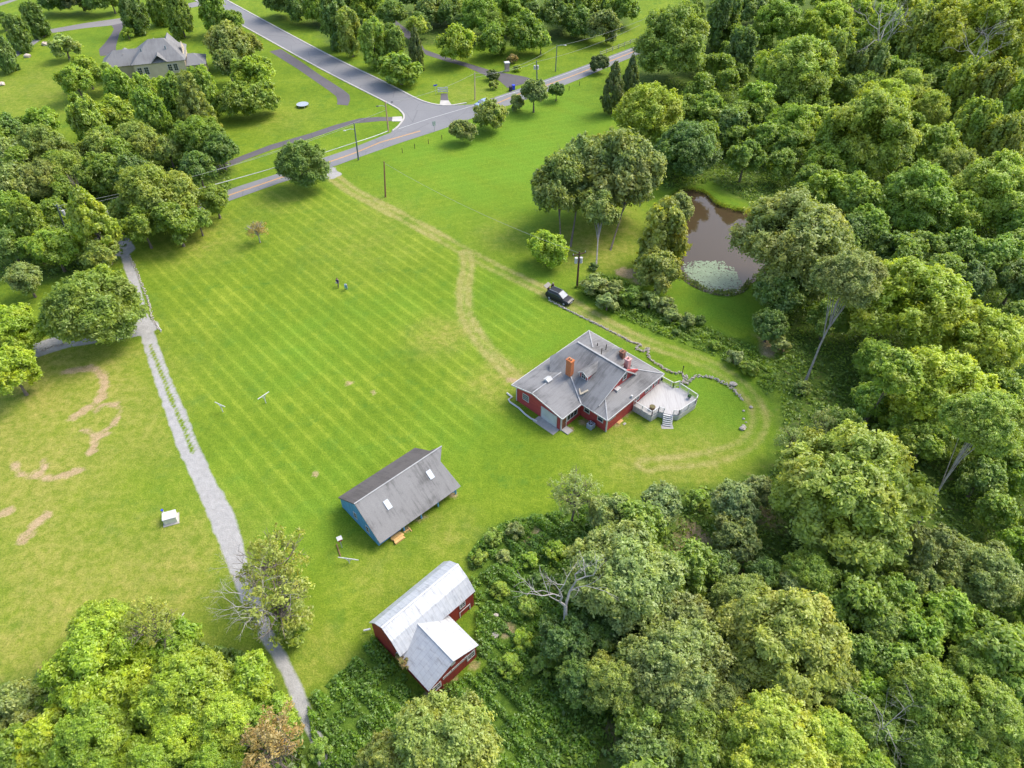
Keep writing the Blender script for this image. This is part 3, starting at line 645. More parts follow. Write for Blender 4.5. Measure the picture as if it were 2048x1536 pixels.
def rail(pts):
    r = MB()
    for a, c in zip(pts, pts[1:]):
        a, c = Vector(a), Vector(c); L = (c - a).length; z = Vector((0, 0, 1))
        r.beam(a + z*.93, c + z*.93, .11, .05); r.beam(a + z*.12, c + z*.12, .04, .04)
        nb = int(L / .17)
        for k in range(nb + 1):
            q = a + (c - a) * k / nb; big = k in (0, nb) or (k % 9 == 0)
            s = .05 if big else .018; r.box(q.x-s, q.x+s, q.y-s, q.y+s, q.z, q.z + (.98 if big else .9))
    return r
for seg in (P[0:2], P[2:6], P[5:7], P[7:9], P[8:10], P[9:11]):
    rail(seg).build('railing', WHITE, deck)
ga = P[1]; r = rail([ga, ga + Vector((.9, .35, 0))]); r.build('gate', WHITE, deck)
st = [dp(1327, 826), dp(1346, 830), dp(1343, 853, 0), dp(1325, 850.6, 0)]
b = MB(); nS = 6
for k in range(nS):
    t = (k + .5) / nS; a = st[0].lerp(st[3], t); c = st[1].lerp(st[2], t); z = DZ * (1 - (k + 1) / nS) + .16
    d = (st[3] - st[0]); d.z = 0; d.normalize(); b.prism([(a.x, a.y, z-.05), (c.x, c.y, z-.05), (c.x + d.x*.24, c.y + d.y*.24, z-.05), (a.x + d.x*.24, a.y + d.y*.24, z-.05)], (0, 0, .05))
for a, c in ((st[0], st[3]), (st[1], st[2])): b.beam(a - Vector((0,0,.12)), c + Vector((0,0,.05)), .06, .22)
b.build('stairs', WHITE, deck)
b = MB(); a, c = st[3], st[2]; b.box(a.x-.2, c.x+.2, min(a.y, c.y)-.45, max(a.y, c.y)+.1, 0, .03); b.build('landing', CONC, deck)
q = G(1304, 818, DZ); pot = thing('planter', 'round brown tub standing on the white deck near the stairs', 'planter', q)
b = MB(); b.tube([(0,0,0),(0,0,.1),(0,0,.5)], [.32,.36,.42], 16); b.build('tub', flatmat('brown_tub', (.17, .11, .06)), pot)
b = MB(); b.tube([(0,0,.501),(0,0,.53)], .36, 16); b.build('soil', flatmat('soil', (.14, .12, .05)), pot)
q = G(1378, 797, DZ); pot = thing('potted_plant', 'small green potted plant at the far right corner of the deck', 'plant', q)
b = MB(); b.tube([(0,0,0),(0,0,.3)], [.14,.2], 10); b.build('pot', METAL, pot); b = MB(); b.ball((0, 0, .5), .26, 8, 6, .3); b.build('leaves', flatmat('plant_green', (.05, .12, .03)), pot)
q = G(1322, 764, DZ); g_ = thing('grill', 'small black grill on the deck against the house corner', 'grill', q)
b = MB(); b.ball((0, 0, .55), .22, 8, 6); b.build('bowl', flatmat('black_grill', (.03, .03, .03)), g_)
b = MB(); [b.beam((0, 0, .5), (.25*math.cos(k*2.1), .25*math.sin(k*2.1), 0), .03) for k in range(3)]; b.build('stand', flatmat('black_stand', (.03, .03, .03)), g_)
# stone walls
def stone_wall(P, label, hgt_=.45, wd=.5, den=9):
    den *= 2
    a = smooth_line(gp(P), 4); m = MB(); c = a[len(a)//2]
    for i in range(len(a) - 1):
        L = np.hypot(*(a[i+1] - a[i])); n = max(1, int(L * den))
        for k in range(n):
            p = a[i] + (a[i+1] - a[i]) * (k + random.random()) / n
            r = random.uniform(.065, .125); lz = random.uniform(0, hgt_ * .7)
            m.ball((p[0] - c[0] + random.uniform(-wd/2, wd/2)*.75, p[1] - c[1] + random.uniform(-wd/2, wd/2)*.75, lz), r, 6, 4, .25, (1.2, 1, .7))
    o = m.build('stone_wall', STONE); o.location = (c[0], c[1], 0); return tag(o, label, 'stone wall')
stone_wall([(1098,600),(1130,618),(1180,642),(1232,668),(1262,684),(1281,690)], 'low dry stone wall running from the black car to behind the house', .3, .35, 8)
stone_wall([(1283,690),(1272,698),(1288,703),(1297,697),(1296,712),(1305,722),(1335,742),(1352,747),(1364,746)], 'jogging dry stone wall with corner steps close behind the house roof', .4, .5)
stone_wall([(1368,748),(1371,758),(1366,768)], 'short pinkish stone steps between the two garden walls', .3, .9, 14)
stone_wall([(1372,771),(1383,760),(1397,753),(1420,756),(1445,766),(1468,782),(1485,801)], 'curved dry stone wall sweeping round the lawn right of the deck', .45, .6)
stone_wall([(259,512),(270,535),(278,554),(290,585),(300,612),(306,640),(322,662)], 'ragged line of cobbles along the upper right edge of the gravel driveway', .12, .5, 5)
stone_wall([(82,702),(100,695),(137,686)], 'pale stone edging below the side arm of the driveway', .12, .5, 7)
def rock(px, py, r, label, grp=None, mat=STONE, cat='rock'):
    m = MB(); m.ball((0, 0, r*.3), r, 8, 6, .18, (1, .8, .55)); o = m.build('rock', mat); o.location = G(px, py, 0); return tag(o, label, cat, grp)
for px, py, r, l in ((1502,815,.28,'pale stone on the lawn nearest the track, rightmost of the loose line'),(1487,822,.2,'small white stone just below the end of the curved wall'),(1487,838,.2,'small white stone midway down the loose line right of the deck'),(1492,845,.16,'tiny white stone above the cluster at the foot of the loose line'),(1487,852,.25,'pale stone leaning on top of the biggest stone of the cluster'),(1484,858,.45,'biggest pale stone at the foot of the loose line on the lawn'),(1490,855,.22,'pale stone against the right side of the biggest loose stone')):
    rock(px, py, r, l, 'loose stones on the lawn')
rock(1466, 770, .6, 'flat pinkish slab lying in the grass between the curved wall and the track')
for px, py, r, l in ((91,90,1.1,'pale stone ring at the foot of the second lawn tree from the left'),(56,114,1.1,'pale stone ring at the foot of the street tree near the lane'),(18,141,1.0,'pale flat stone ring on the left lawn, second from the left edge'),(4,170,.9,'pale flat stone ring cut by the left edge of the photo')):
    rock(px, py, r, l, None, mat_simple('pale_mulch', (.6, .5, .42), (.45, .36, .3), .9, 3), 'stone ring')
rock(989, 1272, .5, 'grey boulder in the weeds right of the red barn'); rock(991, 1232, .35, 'small pale rock above the boulder in the weeds')
# ------------------------------------------------------------------ garage edging pipe, slabs
def pipe(P, r, z, mat, name, label, cat):
    pts = [tuple(G(x, y, z)) for x, y in P]; c = Vector(pts[len(pts)//2]); c.z = 0
    m = MB(); m.tube([tuple(Vector(p) - c) for p in pts], r, 6); o = m.build(name, mat); o.location = c; return tag(o, label, cat)
pipe([(1014,786),(1024,794),(1017,799),(1020,804),(1038,816),(1050,828),(1062,837),(1074,842)], .13, .12, TRIM, 'timber_edging', 'white painted timber edging lying along the garage wall of the house', 'edging')
for px, py, l in ((1239, 843, 'tan stepping slab beside the red house wall near the deck'), (1249, 848, 'small white slab in the grass under the red house wall')):
    m = MB(); m.box(-.5, .5, -.3, .3, 0, .08) if px < 1245 else m.box(-.25, .25, -.15, .15, 0, .08); o = m.build('paving_slab', CONC if px > 1245 else LUMB, bevel=.02); o.location = G(px, py); o.rotation_euler.z = HTH + 1.57; tag(o, l, 'slab')
# ------------------------------------------------------------------ blue barn
BO = Vector((-19.362, 48.227, 0)) * S; BTH = math.radians(43.2)
barn = thing('barn', 'long blue barn with weathered grey shingle roof and two skylights', 'barn', BO, BTH)
Lb, yr, zr, z0n, yS, zS = 11.0, -3.85, 4.35, 1.75, -7.85, 1.25
b = HB(); prof = [(0, -.1, 0), (0, -7.2, 0), (0, -7.2, 1.7), (0, yr, zr - .12), (0, -.1, z0n - .05)]
b.prism(prof, (.15, 0, 0)); b.prism([(Lb - .5 + p[0], p[1], p[2]) for p in prof], (.15, 0, 0)); b.box(.152, Lb - .502, -.25, -.1, 0, z0n - .1)
b.box(.152, Lb - .502, -5.2, -5.05, 0, 3.2); b.box(.152, 3.0, -7.18, -7.05, 0, 1.6)
b.build('wall', BLUE, barn)
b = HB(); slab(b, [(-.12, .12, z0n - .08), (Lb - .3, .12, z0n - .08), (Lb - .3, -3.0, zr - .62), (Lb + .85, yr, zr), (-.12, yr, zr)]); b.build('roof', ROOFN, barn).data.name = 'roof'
barn.children[-1]['label'] = 'darker brown-grey back slope of the roof'
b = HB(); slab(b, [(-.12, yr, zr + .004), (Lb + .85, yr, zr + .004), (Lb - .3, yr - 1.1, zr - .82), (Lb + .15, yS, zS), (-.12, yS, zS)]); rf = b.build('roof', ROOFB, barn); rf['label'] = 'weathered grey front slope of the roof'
b = HB(); b.beam((-.14, yr, zr + .03), (Lb + .85, yr, zr + .02), .14, .04); b.build('ridge_cap', mat_simple('ridge_grey', (.36, .36, .34), (.27, .27, .26), .9, 2), barn)
BMi = Matrix.Rotation(-BTH, 4, 'Z') @ Matrix.Translation(-BO)
for px, py in ((776, 1010), (861, 950)):
    q = BMi @ G(px, py, 2.9 * S); sl_ = (zr - zS) / (yr - yS); yy = q.y / S; zz = zr + (yy - yr) * sl_ 
    for _ in range(6):
        q = BMi @ G(px, py, zz * S); yy = q.y / S; zz = zr + (yy - yr) * sl_
    x = q.x / S; b = HB(); slab(b, [(x-.3, yy+.42, zz+.42*sl_+.1), (x+.3, yy+.42, zz+.42*sl_+.1), (x+.3, yy-.42, zz-.42*sl_+.1), (x-.3, yy-.42, zz-.42*sl_+.1)], .14); b.build('skylight', SKYL, barn)
for x in (3.2, 5.6, 8.0, 10.6): b = HB(); b.box(x-.08, x+.08, -7.55, -7.39, 0, 1.32); b.build('post', BLUE, barn)
window(barn, (-.001, -3.1, 1.45), (0, -1, 0), .5, .95, 1, 2, (-1, 0, 0), frame=.08); window(barn, (-.001, -5.4, 1.25), (0, -1, 0), .5, .95, 1, 2, (-1, 0, 0), frame=.08)
b = HB(); b.box(.2, Lb - .5, -7.0, -.3, .01, .02); b.build('dirt_floor', flatmat('dirt_floor', (.2, .14, .09)), barn)
lum = thing('lumber_stack', 'stack of fresh orange boards on the grass under the blue barn eave', 'lumber', G(795, 1075, 0), BTH)
for k in range(7):
    b = MB(); x = (k % 4 - 1.5) * .36; b.box(-.75 + .1*(k % 2), .75 - .12*((k+1) % 3), x - .16, x + .16, .14*(k // 4), .14*(k // 4) + .12); b.build('board', LUMB, lum)
b = MB(); b.box(1.0, 1.9, -.05, .1, 0, .06); b.box(1.7, 1.8, -.5, .3, .06, .1); b.build('board', LUMB, lum)
# ------------------------------------------------------------------ red barn
RO = Vector((-14.63, 35.15, 0)); RTH = math.radians(45.1)
rb = thing('barn', 'dark red barn with bright galvanised gambrel roof and gabled wing', 'barn', RO, RTH)
Lm, Wm, ze, zk, zr2 = 10.1, 5.1, 3.0, 4.5, 5.4
gp_ = [(-.0, ze), (1.2, zk), (2.6, zr2), (3.95, zk + .02), (5.1, ze)]
b = MB(); pr = [(0, -.2, 0), (0, -4.9, 0), (0, -4.9, ze + .1)] + [(0, -c - (.0), z - .1) for c, z in gp_[::-1][1:-1]] + [(0, -.2, ze + .1)]
b.prism([(.15, p[1], p[2]) for p in pr], (.2, 0, 0)); b.prism([(Lm - .35, p[1], p[2]) for p in pr], (.2, 0, 0))
b.box(.352, Lm - .352, -.4, -.2, 0, ze + .1); b.box(.352, Lm - .352, -4.9, -4.7, 0, ze + .1)
wa, wb, wc = .25, 6.2, 9.15                                      # wing walls
b.box(wa, wa + .18, -wc, -4.9, 0, 2.3); b.box(wb - .18, wb, -wc, -4.9, 0, 2.3)
b.prism([(wa, -wc, .0), (wb, -wc, .0), (wb, -wc, 2.35), ((wa + wb)/2, -wc, 3.9), (wa, -wc, 2.35)], (0, -.18, 0))
b.build('wall', BARNRED, rb)
b = MB()
for (c0, z0), (c1, z1) in zip(gp_, gp_[1:]):
    slab(b, [(0, -c0, z0), (Lm, -c0, z0), (Lm, -c1, z1), (0, -c1, z1)], .08)
b.build('roof', METALM, rb)
b = MB(); am = (wa + wb) / 2 - .07; wz = 4.12
slab(b, [(-.1, -4.3, 2.45), (-.1, -9.5, 2.45), (am, -9.62, wz), (am, -3.6, wz + .05)], .08)
slab(b, [(6.45, -4.3, 2.45), (6.45, -9.5, 2.45), (am, -9.62, wz), (am, -3.6, wz + .05)], .08)
b.build('wing_roof', METALW, rb)
b = MB(); b.beam((am, -9.6, wz + .03), (am, -3.7, wz + .08), .18, .04); b.beam((0, -2.6, zr2+.03), (Lm, -2.6, zr2+.03), .2, .04); b.build('ridge_cap', WHITE, rb)
b = MB(); b.box(-.3, .1, -5.6, -4.6, 2.2, 2.75); 
for k in range(26): b.ball((random.uniform(-.4, .3), random.uniform(-6.3, -4.5), random.uniform(2.4, 2.8)), random.uniform(.1, .25), 5, 4, .3)
b.build('valley_weeds', mat_simple('valley_weeds', (.10, .13, .03), (.14, .07, .03), .9, 3), rb)
for a, z in ((.95, 1.45), (5.45, 1.45)): window(rb, (a, -wc - .18, z), (1, 0, 0), .8, .8, 2, 2, (0, -1, 0), frame=.14, Sx=1)
window(rb, (8.35, -4.9, 2.1), (1, 0, 0), .6, .7, 2, 2, (0, -1, 0), frame=.12, Sx=1)
b = MB()
for x0, x1, z0, z1 in ((7.85, 7.97, 0, 1.1), (9.28, 9.4, 0, 1.1), (7.97, 9.28, 1.0, 1.1)): b.box(x0, x1, -4.96, -4.9, z0, z1)
b.build('stall_door_frame', TRIM, rb)
b = MB(); b.box(am - .25, am + .3, -wc - .24, -wc - .18, 2.9, 3.55); b.build('loft_hatch', TRIM, rb)
INK = flatmat('sign_lettering', (.16, .16, .15))
for s0, s1 in ((1.75, 2.85), (2.93, 3.93), (4.01, 5.0)):
    b = MB(); b.box(s0, s1, -wc - .24, -wc - .18, 1.78, 2.13); sg = b.build('sign_board', TRIM, rb)
    x = s0 + .12; fy, by = -wc - .246, -wc - .24
    for wlen in (5, 4):                        # dark letter strokes, too small and worn in the photo to be read
        b = MB(); b.box(x, x + wlen * .088 - .03, fy + .002, by, 1.949, 1.957)
        for k in range(wlen):
            b.box(x, x + .022, fy, by, 1.88, 2.03)
            z0 = (2.01, 1.88, 2.01, 1.94)[k % 4]; b.box(x + .022, x + .06, fy, by, z0, z0 + .02)
            x += .088
        b.build('lettering', INK, sg); x += .08
pipe([(727,1261),(741,1258)], .1, .4, WHITE, 'white_pole', 'short white pole jutting from the red barn corner', 'pole')
# ------------------------------------------------------------------ cream house at the top left
CO = G(262, 131, 5.2); CO.z = 0
ce = G(371, 120, 5.2) - G(262, 131, 5.2); CTH = math.atan2(ce.y, ce.x); Lc = ce.length
ch_ = thing('house', 'cream two-storey house with grey hipped roof among the lawn trees', 'house', CO, CTH)
Dc = 13.0; ez = 5.2
b = MB(); b.box(.4, Lc - .4, .4, Dc - .4, 0, ez - .02); b.box(-7.6, .39, 4, Dc - 1.4, 0, ez - 1.1); b.box(Lc - .39, Lc + 4.3, .8, 8, 0, 3.6)
b.prism([(Lc - .4, 3.0, ez - .1), (Lc - .4, 9.6, ez - .1), (Lc - .4, 6.3, 8.0)], (-.2, 0, 0))
b.build('wall', CREAM, ch_)
b = MB(); R1, R2 = Vector((5.0, Dc/2, 9.2)), Vector((Lc - 4.6, Dc/2, 9.2)); c = [Vector((0, 0, ez)), Vector((Lc, 0, ez)), Vector((Lc, Dc, ez)), Vector((0, Dc, ez))]
slab(b, [c[0], c[1], R2, R1]); slab(b, [c[1], c[2], R2]); slab(b, [c[2], c[3], R1, R2]); slab(b, [c[3], c[0], R1])
w0, w1, w2, w3 = Vector((-8, 3.6, 4.1)), Vector((1.5, 3.6, 4.1)), Vector((1.5, Dc - 1, 4.1)), Vector((-8, Dc - 1, 4.1)); r1, r2 = Vector((-4.4, 7.8, 6.9)), Vector((3.4, 7.8, 6.9))
slab(b, [w0, w1, r2, r1]); slab(b, [w2, w3, r1, r2]); slab(b, [w3, w0, r1])
x0 = Lc - .3; q = [Vector((x0, .4, 3.6)), Vector((x0 + 5, .4, 3.6)), Vector((x0 + 5, 8.4, 3.6)), Vector((x0, 8.4, 3.6))]; t_ = Vector((x0 + .6, 4.4, 5.4)); t2 = Vector((x0 + 2.2, 4.4, 5.4))
slab(b, [q[0], q[1], t2, t_]); slab(b, [q[1], q[2], t2]); slab(b, [q[2], q[3], t_, t2])
for gx, gy, gw, s_, gz in ((Lc - 6.5, -.1, 2.0, 1, 7.0), (Lc - 4, Dc + .1, 2.6, -1, 8.6), (5.5, Dc + .1, 2.0, -1, 7.6), (-2.2, Dc - .9, 1.6, -1, 6.1)):   # small gables
    zb = ez if gy < Dc - .5 or gy > Dc else 4.1
    for k in (-1, 1): slab(b, [(gx, gy, gz), (gx + k*gw, gy, zb + .02), (gx + k*gw*.98, gy + s_*.5, zb + .2), (gx, gy + s_*6.0, gz + .1)], .1)
b.build('roof', ROOFC, ch_)
for x in (3, 9): b = MB(); b.tube([(x, 3.5, 6.5), (x, 3.5, 8.1)], .18, 8); b.build('vent_pipe', flatmat('pipe_grey', (.16, .2, .22)), ch_)
for x in (Lc - 4.3, Lc - 2.9): window(ch_, (x, .39, 3.6), (1, 0, 0), .95, 1.6, 2, 3, (0, -1, 0), Sx=1)
for x in (1.6, 3.2): window(ch_, (x, .39, 3.4), (1, 0, 0), 1.0, 1.7, 2, 3, (0, -1, 0), Sx=1)
window(ch_, (Lc + 2.6, .79, 2.2), (1, 0, 0), 1.4, 1.2, 3, 1, (0, -1, 0), Sx=1)
# ------------------------------------------------------------------ car, people
def bezel_body(secs, M=None):                # loft of cross-sections along x
    b = MB(); vs = []; n = len(secs[0][1])
    for x, pts in secs: vs += [(x, y, z) for y, z in pts]
    fs = [(i*n+k, i*n+(k+1) % n, (i+1)*n+(k+1) % n, (i+1)*n+k) for i in range(len(secs)-1) for k in range(n)]
    b.add(vs, fs + [tuple(range(n))[::-1], tuple(range((len(secs)-1)*n, len(secs)*n))]); return b
def ring(w, zb, zt, wt): return [(-w, zb), (w, zb), (w*1.0, zb + (zt-zb)*.55), (wt, zt), (-wt, zt), (-w*1.0, zb + (zt-zb)*.55)]
def make_car(label, loc, rz, paint, suv=True):
    c = thing('parked_car', label, 'car', loc, rz)
    L, W, hb, hr = (4.7, .93, 1.02, 1.72) if suv else (4.4, .88, .92, 1.42)
    bezel_body([(-L/2, ring(W*.86, .45, hb-.05, W*.8)), (-L/2+.25, ring(W, .32, hb+.02, W*.93)), (L*.12, ring(W, .3, hb, W*.93)), (L/2-.35, ring(W*.97, .32, hb-.12, W*.86)), (L/2, ring(W*.8, .42, hb-.3, W*.7))]).build('body', paint, c, bevel=.04)
    cab = bezel_body([(-L/2+.12, ring(W*.9, hb-.02, hb+.12, W*.8)), (-L/2+.55, ring(W*.92, hb-.02, hr-.03, W*.74)), (L*.02, ring(W*.92, hb-.02, hr, W*.74)), (L*.24, ring(W*.9, hb-.04, hb+.08, W*.82))]).build('cabin', paint, c, bevel=.03)
    g = bezel_body([(-L/2+.5, ring(W*.935, hb+.08, hr-.14, W*.80)), (L*.04, ring(W*.935, hb+.08, hr-.14, W*.80)), (L*.16, ring(W*.93, hb+.06, hb+.14, W*.9))]).build('side_window', GLASS, c)
    q = MB(); z0, z1 = hb + .10, hr - .03; q.add([(L*.245, -W*.74, z0), (L*.245, W*.74, z0), (L*.045, W*.66, z1 + .02), (L*.045, -W*.66, z1 + .02), (L*.22, -W*.74, z0 - .05), (L*.22, W*.74, z0 - .05), (L*.02, W*.66, z1 - .05), (L*.02, -W*.66, z1 - .05)], [(0,1,2,3),(7,6,5,4),(0,4,5,1),(1,5,6,2),(2,6,7,3),(3,7,4,0)]); q.build('windscreen', mat_simple('windscreen_glass', (.22,.25,.28), (.15,.17,.19), .3, 2), c)
    for x in (-L*.31, L*.31):
        for y in (-W + .06, W - .06):
            m = MB(); m.tube([(x, y-.11, .36), (x, y+.11, .36)], .36, 18); wh = m.build('wheel', TYRE, c)
            m = MB(); m.tube([(x, y-.13, .36), (x, y+.13, .36)], .2, 12); m.build('rim', METAL, wh)
    for y in (-W*.66, W*.66):
        m = MB(); m.box(L/2-.2, L/2-.04, y-.16, y+.16, hb-.36, hb-.24); m.build('headlight', METAL, c)
        m = MB(); m.box(-L/2-.0, -L/2+.12, y-.1, y+.1, hb-.25, hb-.05); m.build('tail_light', flatmat('tail_red', (.3, .01, .01), .3), c)
        m = MB(); m.box(L*.12, L*.17, y*1.5-.08, y*1.5+.08, hb+.05, hb+.17); m.build('mirror', paint, c)
    if suv:
        for y in (-W*.62, W*.62): m = MB(); m.tube([(-L*.36, y, hr+.05), (L*.0, y, hr+.06)], .025, 6); m.build('roof_rail', METAL, c)
    m = MB(); m.box(L/2-.06, L/2+.015, -.3, .3, .42, .55); m.build('number_plate', TRIM, c)
    return c
a, c2 = G(1099, 586, .5), G(1140, 604, .5); suv_rz = math.atan2(c2.y - a.y, c2.x - a.x); mid = (a + c2) / 2; mid.z = 0
suv = make_car('black estate car parked on the dirt track with its tailgate open', mid, suv_rz, BLACKP)
m = MB(); m.prism([(-2.2, -.7, 1.68), (-2.2, .7, 1.68), (-2.85, .68, 1.98), (-2.85, -.68, 1.98)], (0, 0, .06)); m.build('tailgate', BLACKP, suv)
a, c2 = G(1000, 202), G(940, 222); make_car('pale blue car on the road behind the small lawn tree', G(966, 211), math.atan2(c2.y - a.y, c2.x - a.x), SILV, False)
SKIN = flatmat('skin', (.45, .26, .18), .6)
def person(label, loc, rz, top, legs, hairc, pose='stand', h=1.74):
    e = thing('person', label, 'person', loc, rz); k = h / 1.74
    stride = .34 if pose == 'walk' else .08; bend = {'bend': 1.0, 'lean': .35}.get(pose, 0)
    hip = Vector((0, 0, .92)); 
    def up(l, x=0, y=0): return hip + Vector((math.sin(bend) * l + x * math.cos(bend), y, math.cos(bend) * l - x * math.sin(bend)))
    V_ = []; E_ = []; R_ = []
    def add(p, r, par=None):
        V_.append(tuple(Vector(p) * k)); R_.append(r * k)
        if par is not None: E_.append((par, len(V_) - 1))
        return len(V_) - 1
    pel = add(hip, .135); wst = add(up(.2), .12, pel); chs = add(up(.42), .145, wst); nk = add(up(.57), .055, chs); hd0 = add(up(.64, .01), .075, nk); hd = add(up(.74, .015), .095, hd0); add(up(.83, .0), .06, hd)
    for s in (-1, 1):
        hp = add(hip + Vector((0, s*.1, -.06)), .095, pel); kn = add(Vector((s*stride*.7 + .04, s*.12, .5)), .062, hp); an = add(Vector((s*stride, s*.12, .09)), .042, kn); add(Vector((s*stride + .15, s*.13, .035)), .04, an)
        sh = add(up(.5, 0, s*.19), .065, chs)
        if pose == 'bend': el = add(up(.42, 0, s*.22) + Vector((.1, 0, -.22)), .045, sh); wr = add(up(.4, 0, s*.2) + Vector((.18, 0, -.42)), .034, el)
        elif pose == 'lean': el = add(up(.28, .12, s*.24), .045, sh); wr = add(up(.3, .36, s*.2), .034, el)
        else: el = add(up(.24, -.04 - s*.06, s*.26), .045, sh); wr = add(up(.02, .1 - s*.1, s*.26), .034, el)
        pl = add(Vector(V_[wr]) / k + Vector((.03, 0, -.08)), .036, wr)
        for f in range(4): add(Vector(V_[pl]) / k + Vector((.02 + .018*f - .03, s*.005, -.075 - .006*(f % 2))), .011, pl)
        add(Vector(V_[wr]) / k + Vector((.07, -s*.01, -.07)), .012, wr)
    me = bpy.data.meshes.new('body'); me.from_pydata(V_, E_, []); me.materials.append(SKIN); o = bpy.data.objects.new('body', me); link(o, e)
    sk = o.modifiers.new('skin', 'SKIN'); 
    for i, r in enumerate(R_): me.skin_vertices[0].data[i].radius = (r, r)
    me.skin_vertices[0].data[0].use_root = True
    su = o.modifiers.new('sub', 'SUBSURF'); su.levels = su.render_levels = 1
    m = MB(); P_ = [Vector(v) for v in V_]; dn = (P_[chs] - P_[pel]).normalized()
    m.tube([P_[pel] - dn*.1*k, P_[wst], P_[chs], P_[nk] - dn*.05*k], [.185*k, .165*k, .20*k, .09*k], 12); 
    for s in (0, 1):
        base = 7 + s * 12; m.tube([P_[base+4], P_[base+5]], [.082*k, .062*k], 8)
    m.build('shirt', flatmat('shirt', top), e, smooth=True)
    m = MB(); m.ball(tuple(P_[pel] - Vector((0, 0, .03*k))), .175*k, 10, 6)
    for s in (0, 1):
        base = 7 + s * 12; m.tube([P_[base], P_[base+1], P_[base+2] + Vector((0, 0, .04))], [.125*k, .088*k, .066*k], 8)
    m.build('trousers', flatmat('trousers', legs), e, smooth=True)
    m = MB()
    for s in (0, 1): base = 7 + s * 12; m.tube([P_[base+2] + Vector((-.05, 0, -.04)), P_[base+3] + Vector((.03, 0, .0))], [.055*k, .045*k], 8)
    m.build('shoes', flatmat('shoes', (.1, .1, .1)), e, smooth=True)
    m = MB(); m.ball(tuple(P_[hd] + Vector((-.02, 0, .035*k))), .125*k, 10, 8, 0, (1, .92, 1)); m.build('hair', flatmat('hair', hairc), e, smooth=True)
    m = MB(); fd = Vector((math.cos(bend), 0, -math.sin(bend)))
    for y in (-.035, .035): m.ball(tuple(P_[hd] + fd*.1*k + Vector((0, y, .01))), .012, 6, 4)
    m.build('eyes', DARK, e); return e
person('person in a dark top and pale trousers striding across the mown lawn', G(677, 573), math.radians(-100), (.03, .02, .08), (.42, .38, .36), (.12, .07, .05), 'walk')
person('person in a light blue top bending down over the lawn', G(692, 578), math.radians(-60), (.30, .52, .75), (.05, .30, .28), (.3, .25, .22), 'bend', 1.6)
person('person in a dark red top and black trousers behind the black car', G(1096, 584), math.radians(-20), (.16, .02, .03), (.012, .012, .015), (.03, .02, .02))
person('person dressed in black leaning over the open tailgate of the black car', G(1104, 581), math.radians(-60), (.012, .012, .014), (.012, .012, .014), (.4, .33, .26), 'lean')
# ------------------------------------------------------------------ poles, wires, signs, bins, posts
TIPS = {}
def pole(key, base, top, label, mat=WOOD, r=.15, lamp=None, cross=0, trans=0, name='utility_pole', cat='utility pole', grp=None):
    B = G(*base); h = hgt(B, top[1]); e = thing(name, label, cat, B, 0, grp); T = G(top[0], top[1], h) - B
    b = MB(); b.tube([(0, 0, 0), tuple(Vector((T.x*.5, T.y*.5, h*.5))), (T.x, T.y, h)], [r*1.15, r, r*.75], 8); b.build('pole', mat, e)
    if cross:
        b = MB(); d = Vector((math.cos(cross), math.sin(cross), 0)); b.beam(T + Vector((0,0,h-.5-T.z)) - d*1.2, T + Vector((0,0,h-.5-T.z)) + d*1.2, .12, .14); b.build('crossarm', mat, e)
        for s in (-1, 0, 1): b = MB(); b.tube([tuple(Vector((T.x, T.y, h-.42)) + d*s*1.1), tuple(Vector((T.x, T.y, h-.15)) + d*s*1.1)], .06, 6); b.build('insulator', METAL, e)
    for k in range(trans):
        b = MB(); a = k * 2.3 + .5; b.tube([(T.x + .45*math.cos(a), T.y + .45*math.sin(a), h-2.3), (T.x + .45*math.cos(a), T.y + .45*math.sin(a), h-1.3)], .27, 12); b.build('transformer', TRIM, e)
    if lamp:
        for dx, dy, dz, dark in lamp:
            b = MB(); s = Vector((T.x*.9, T.y*.9, h + dz)); t2_ = s + Vector((dx, dy, .35)); b.tube([s, s.lerp(t2_, .5) + Vector((0,0,.2)), t2_], .05, 6); ar = b.build('lamp_arm', METAL, e)
            b = MB(); b.ball(tuple(t2_ + Vector((dx, dy, 0)).normalized()*.25), .3, 8, 6, 0, (1.1, .7, .4)); b.build('lamp_head', flatmat('lamp_dark', (.06, .06, .07)) if dark else WHITE, ar)
    TIPS[key] = B + Vector((T.x, T.y, h - .3)); return e
pole('A', (717, 320), (708, 246), 'dark green-grey pole with a lamp arm standing in front of the road', WOODG, .16, [(-1.7, -1.2, -1.4, 0)])
pole('B', (771, 394), (768, 323), 'bare brown wooden pole alone on the lawn beside the dirt track')
pole('P1', (777, 263), (770.5, 203), 'tan pole with two dark floodlights at the road corner', mat_simple('tan_pole', (.5, .32, .2), (.36, .24, .15), .9, 4), .16, [(1.2, .3, -.6, 1), (-1.6, -.5, -1.2, 1)])
pole('C', (950, 200), (949.5, 144), 'slim tan pole on the grass right of the junction', mat_simple('tan_pole_b', (.5, .38, .25), (.38, .28, .18), .9, 4), .14)
pole('D', (1111, 143), (1114, 90), 'grey street lamp pole with an arm reaching over the far verge', WOODG, .13, [(2.0, -.3, -.3, 0)], name='street_lamp', cat='street lamp')
pole('E', (1074, 160), (1073, 121), 'pole with a white transformer behind the roadside tree', WOODG, .15, trans=2)
pole('F', (1154, 574), (1159, 503), 'dark wooden pole with white transformers beside the shrubs above the black car', mat_simple('dark_pole', (.10, .05, .035), (.06, .035, .025), .9, 4), .16, trans=2, cross=.4)
pole('G', (136, 475), (113, 409), 'utility pole with crossarm rising out of the left-hand trees', WOODG, .16, cross=2.6, trans=1)
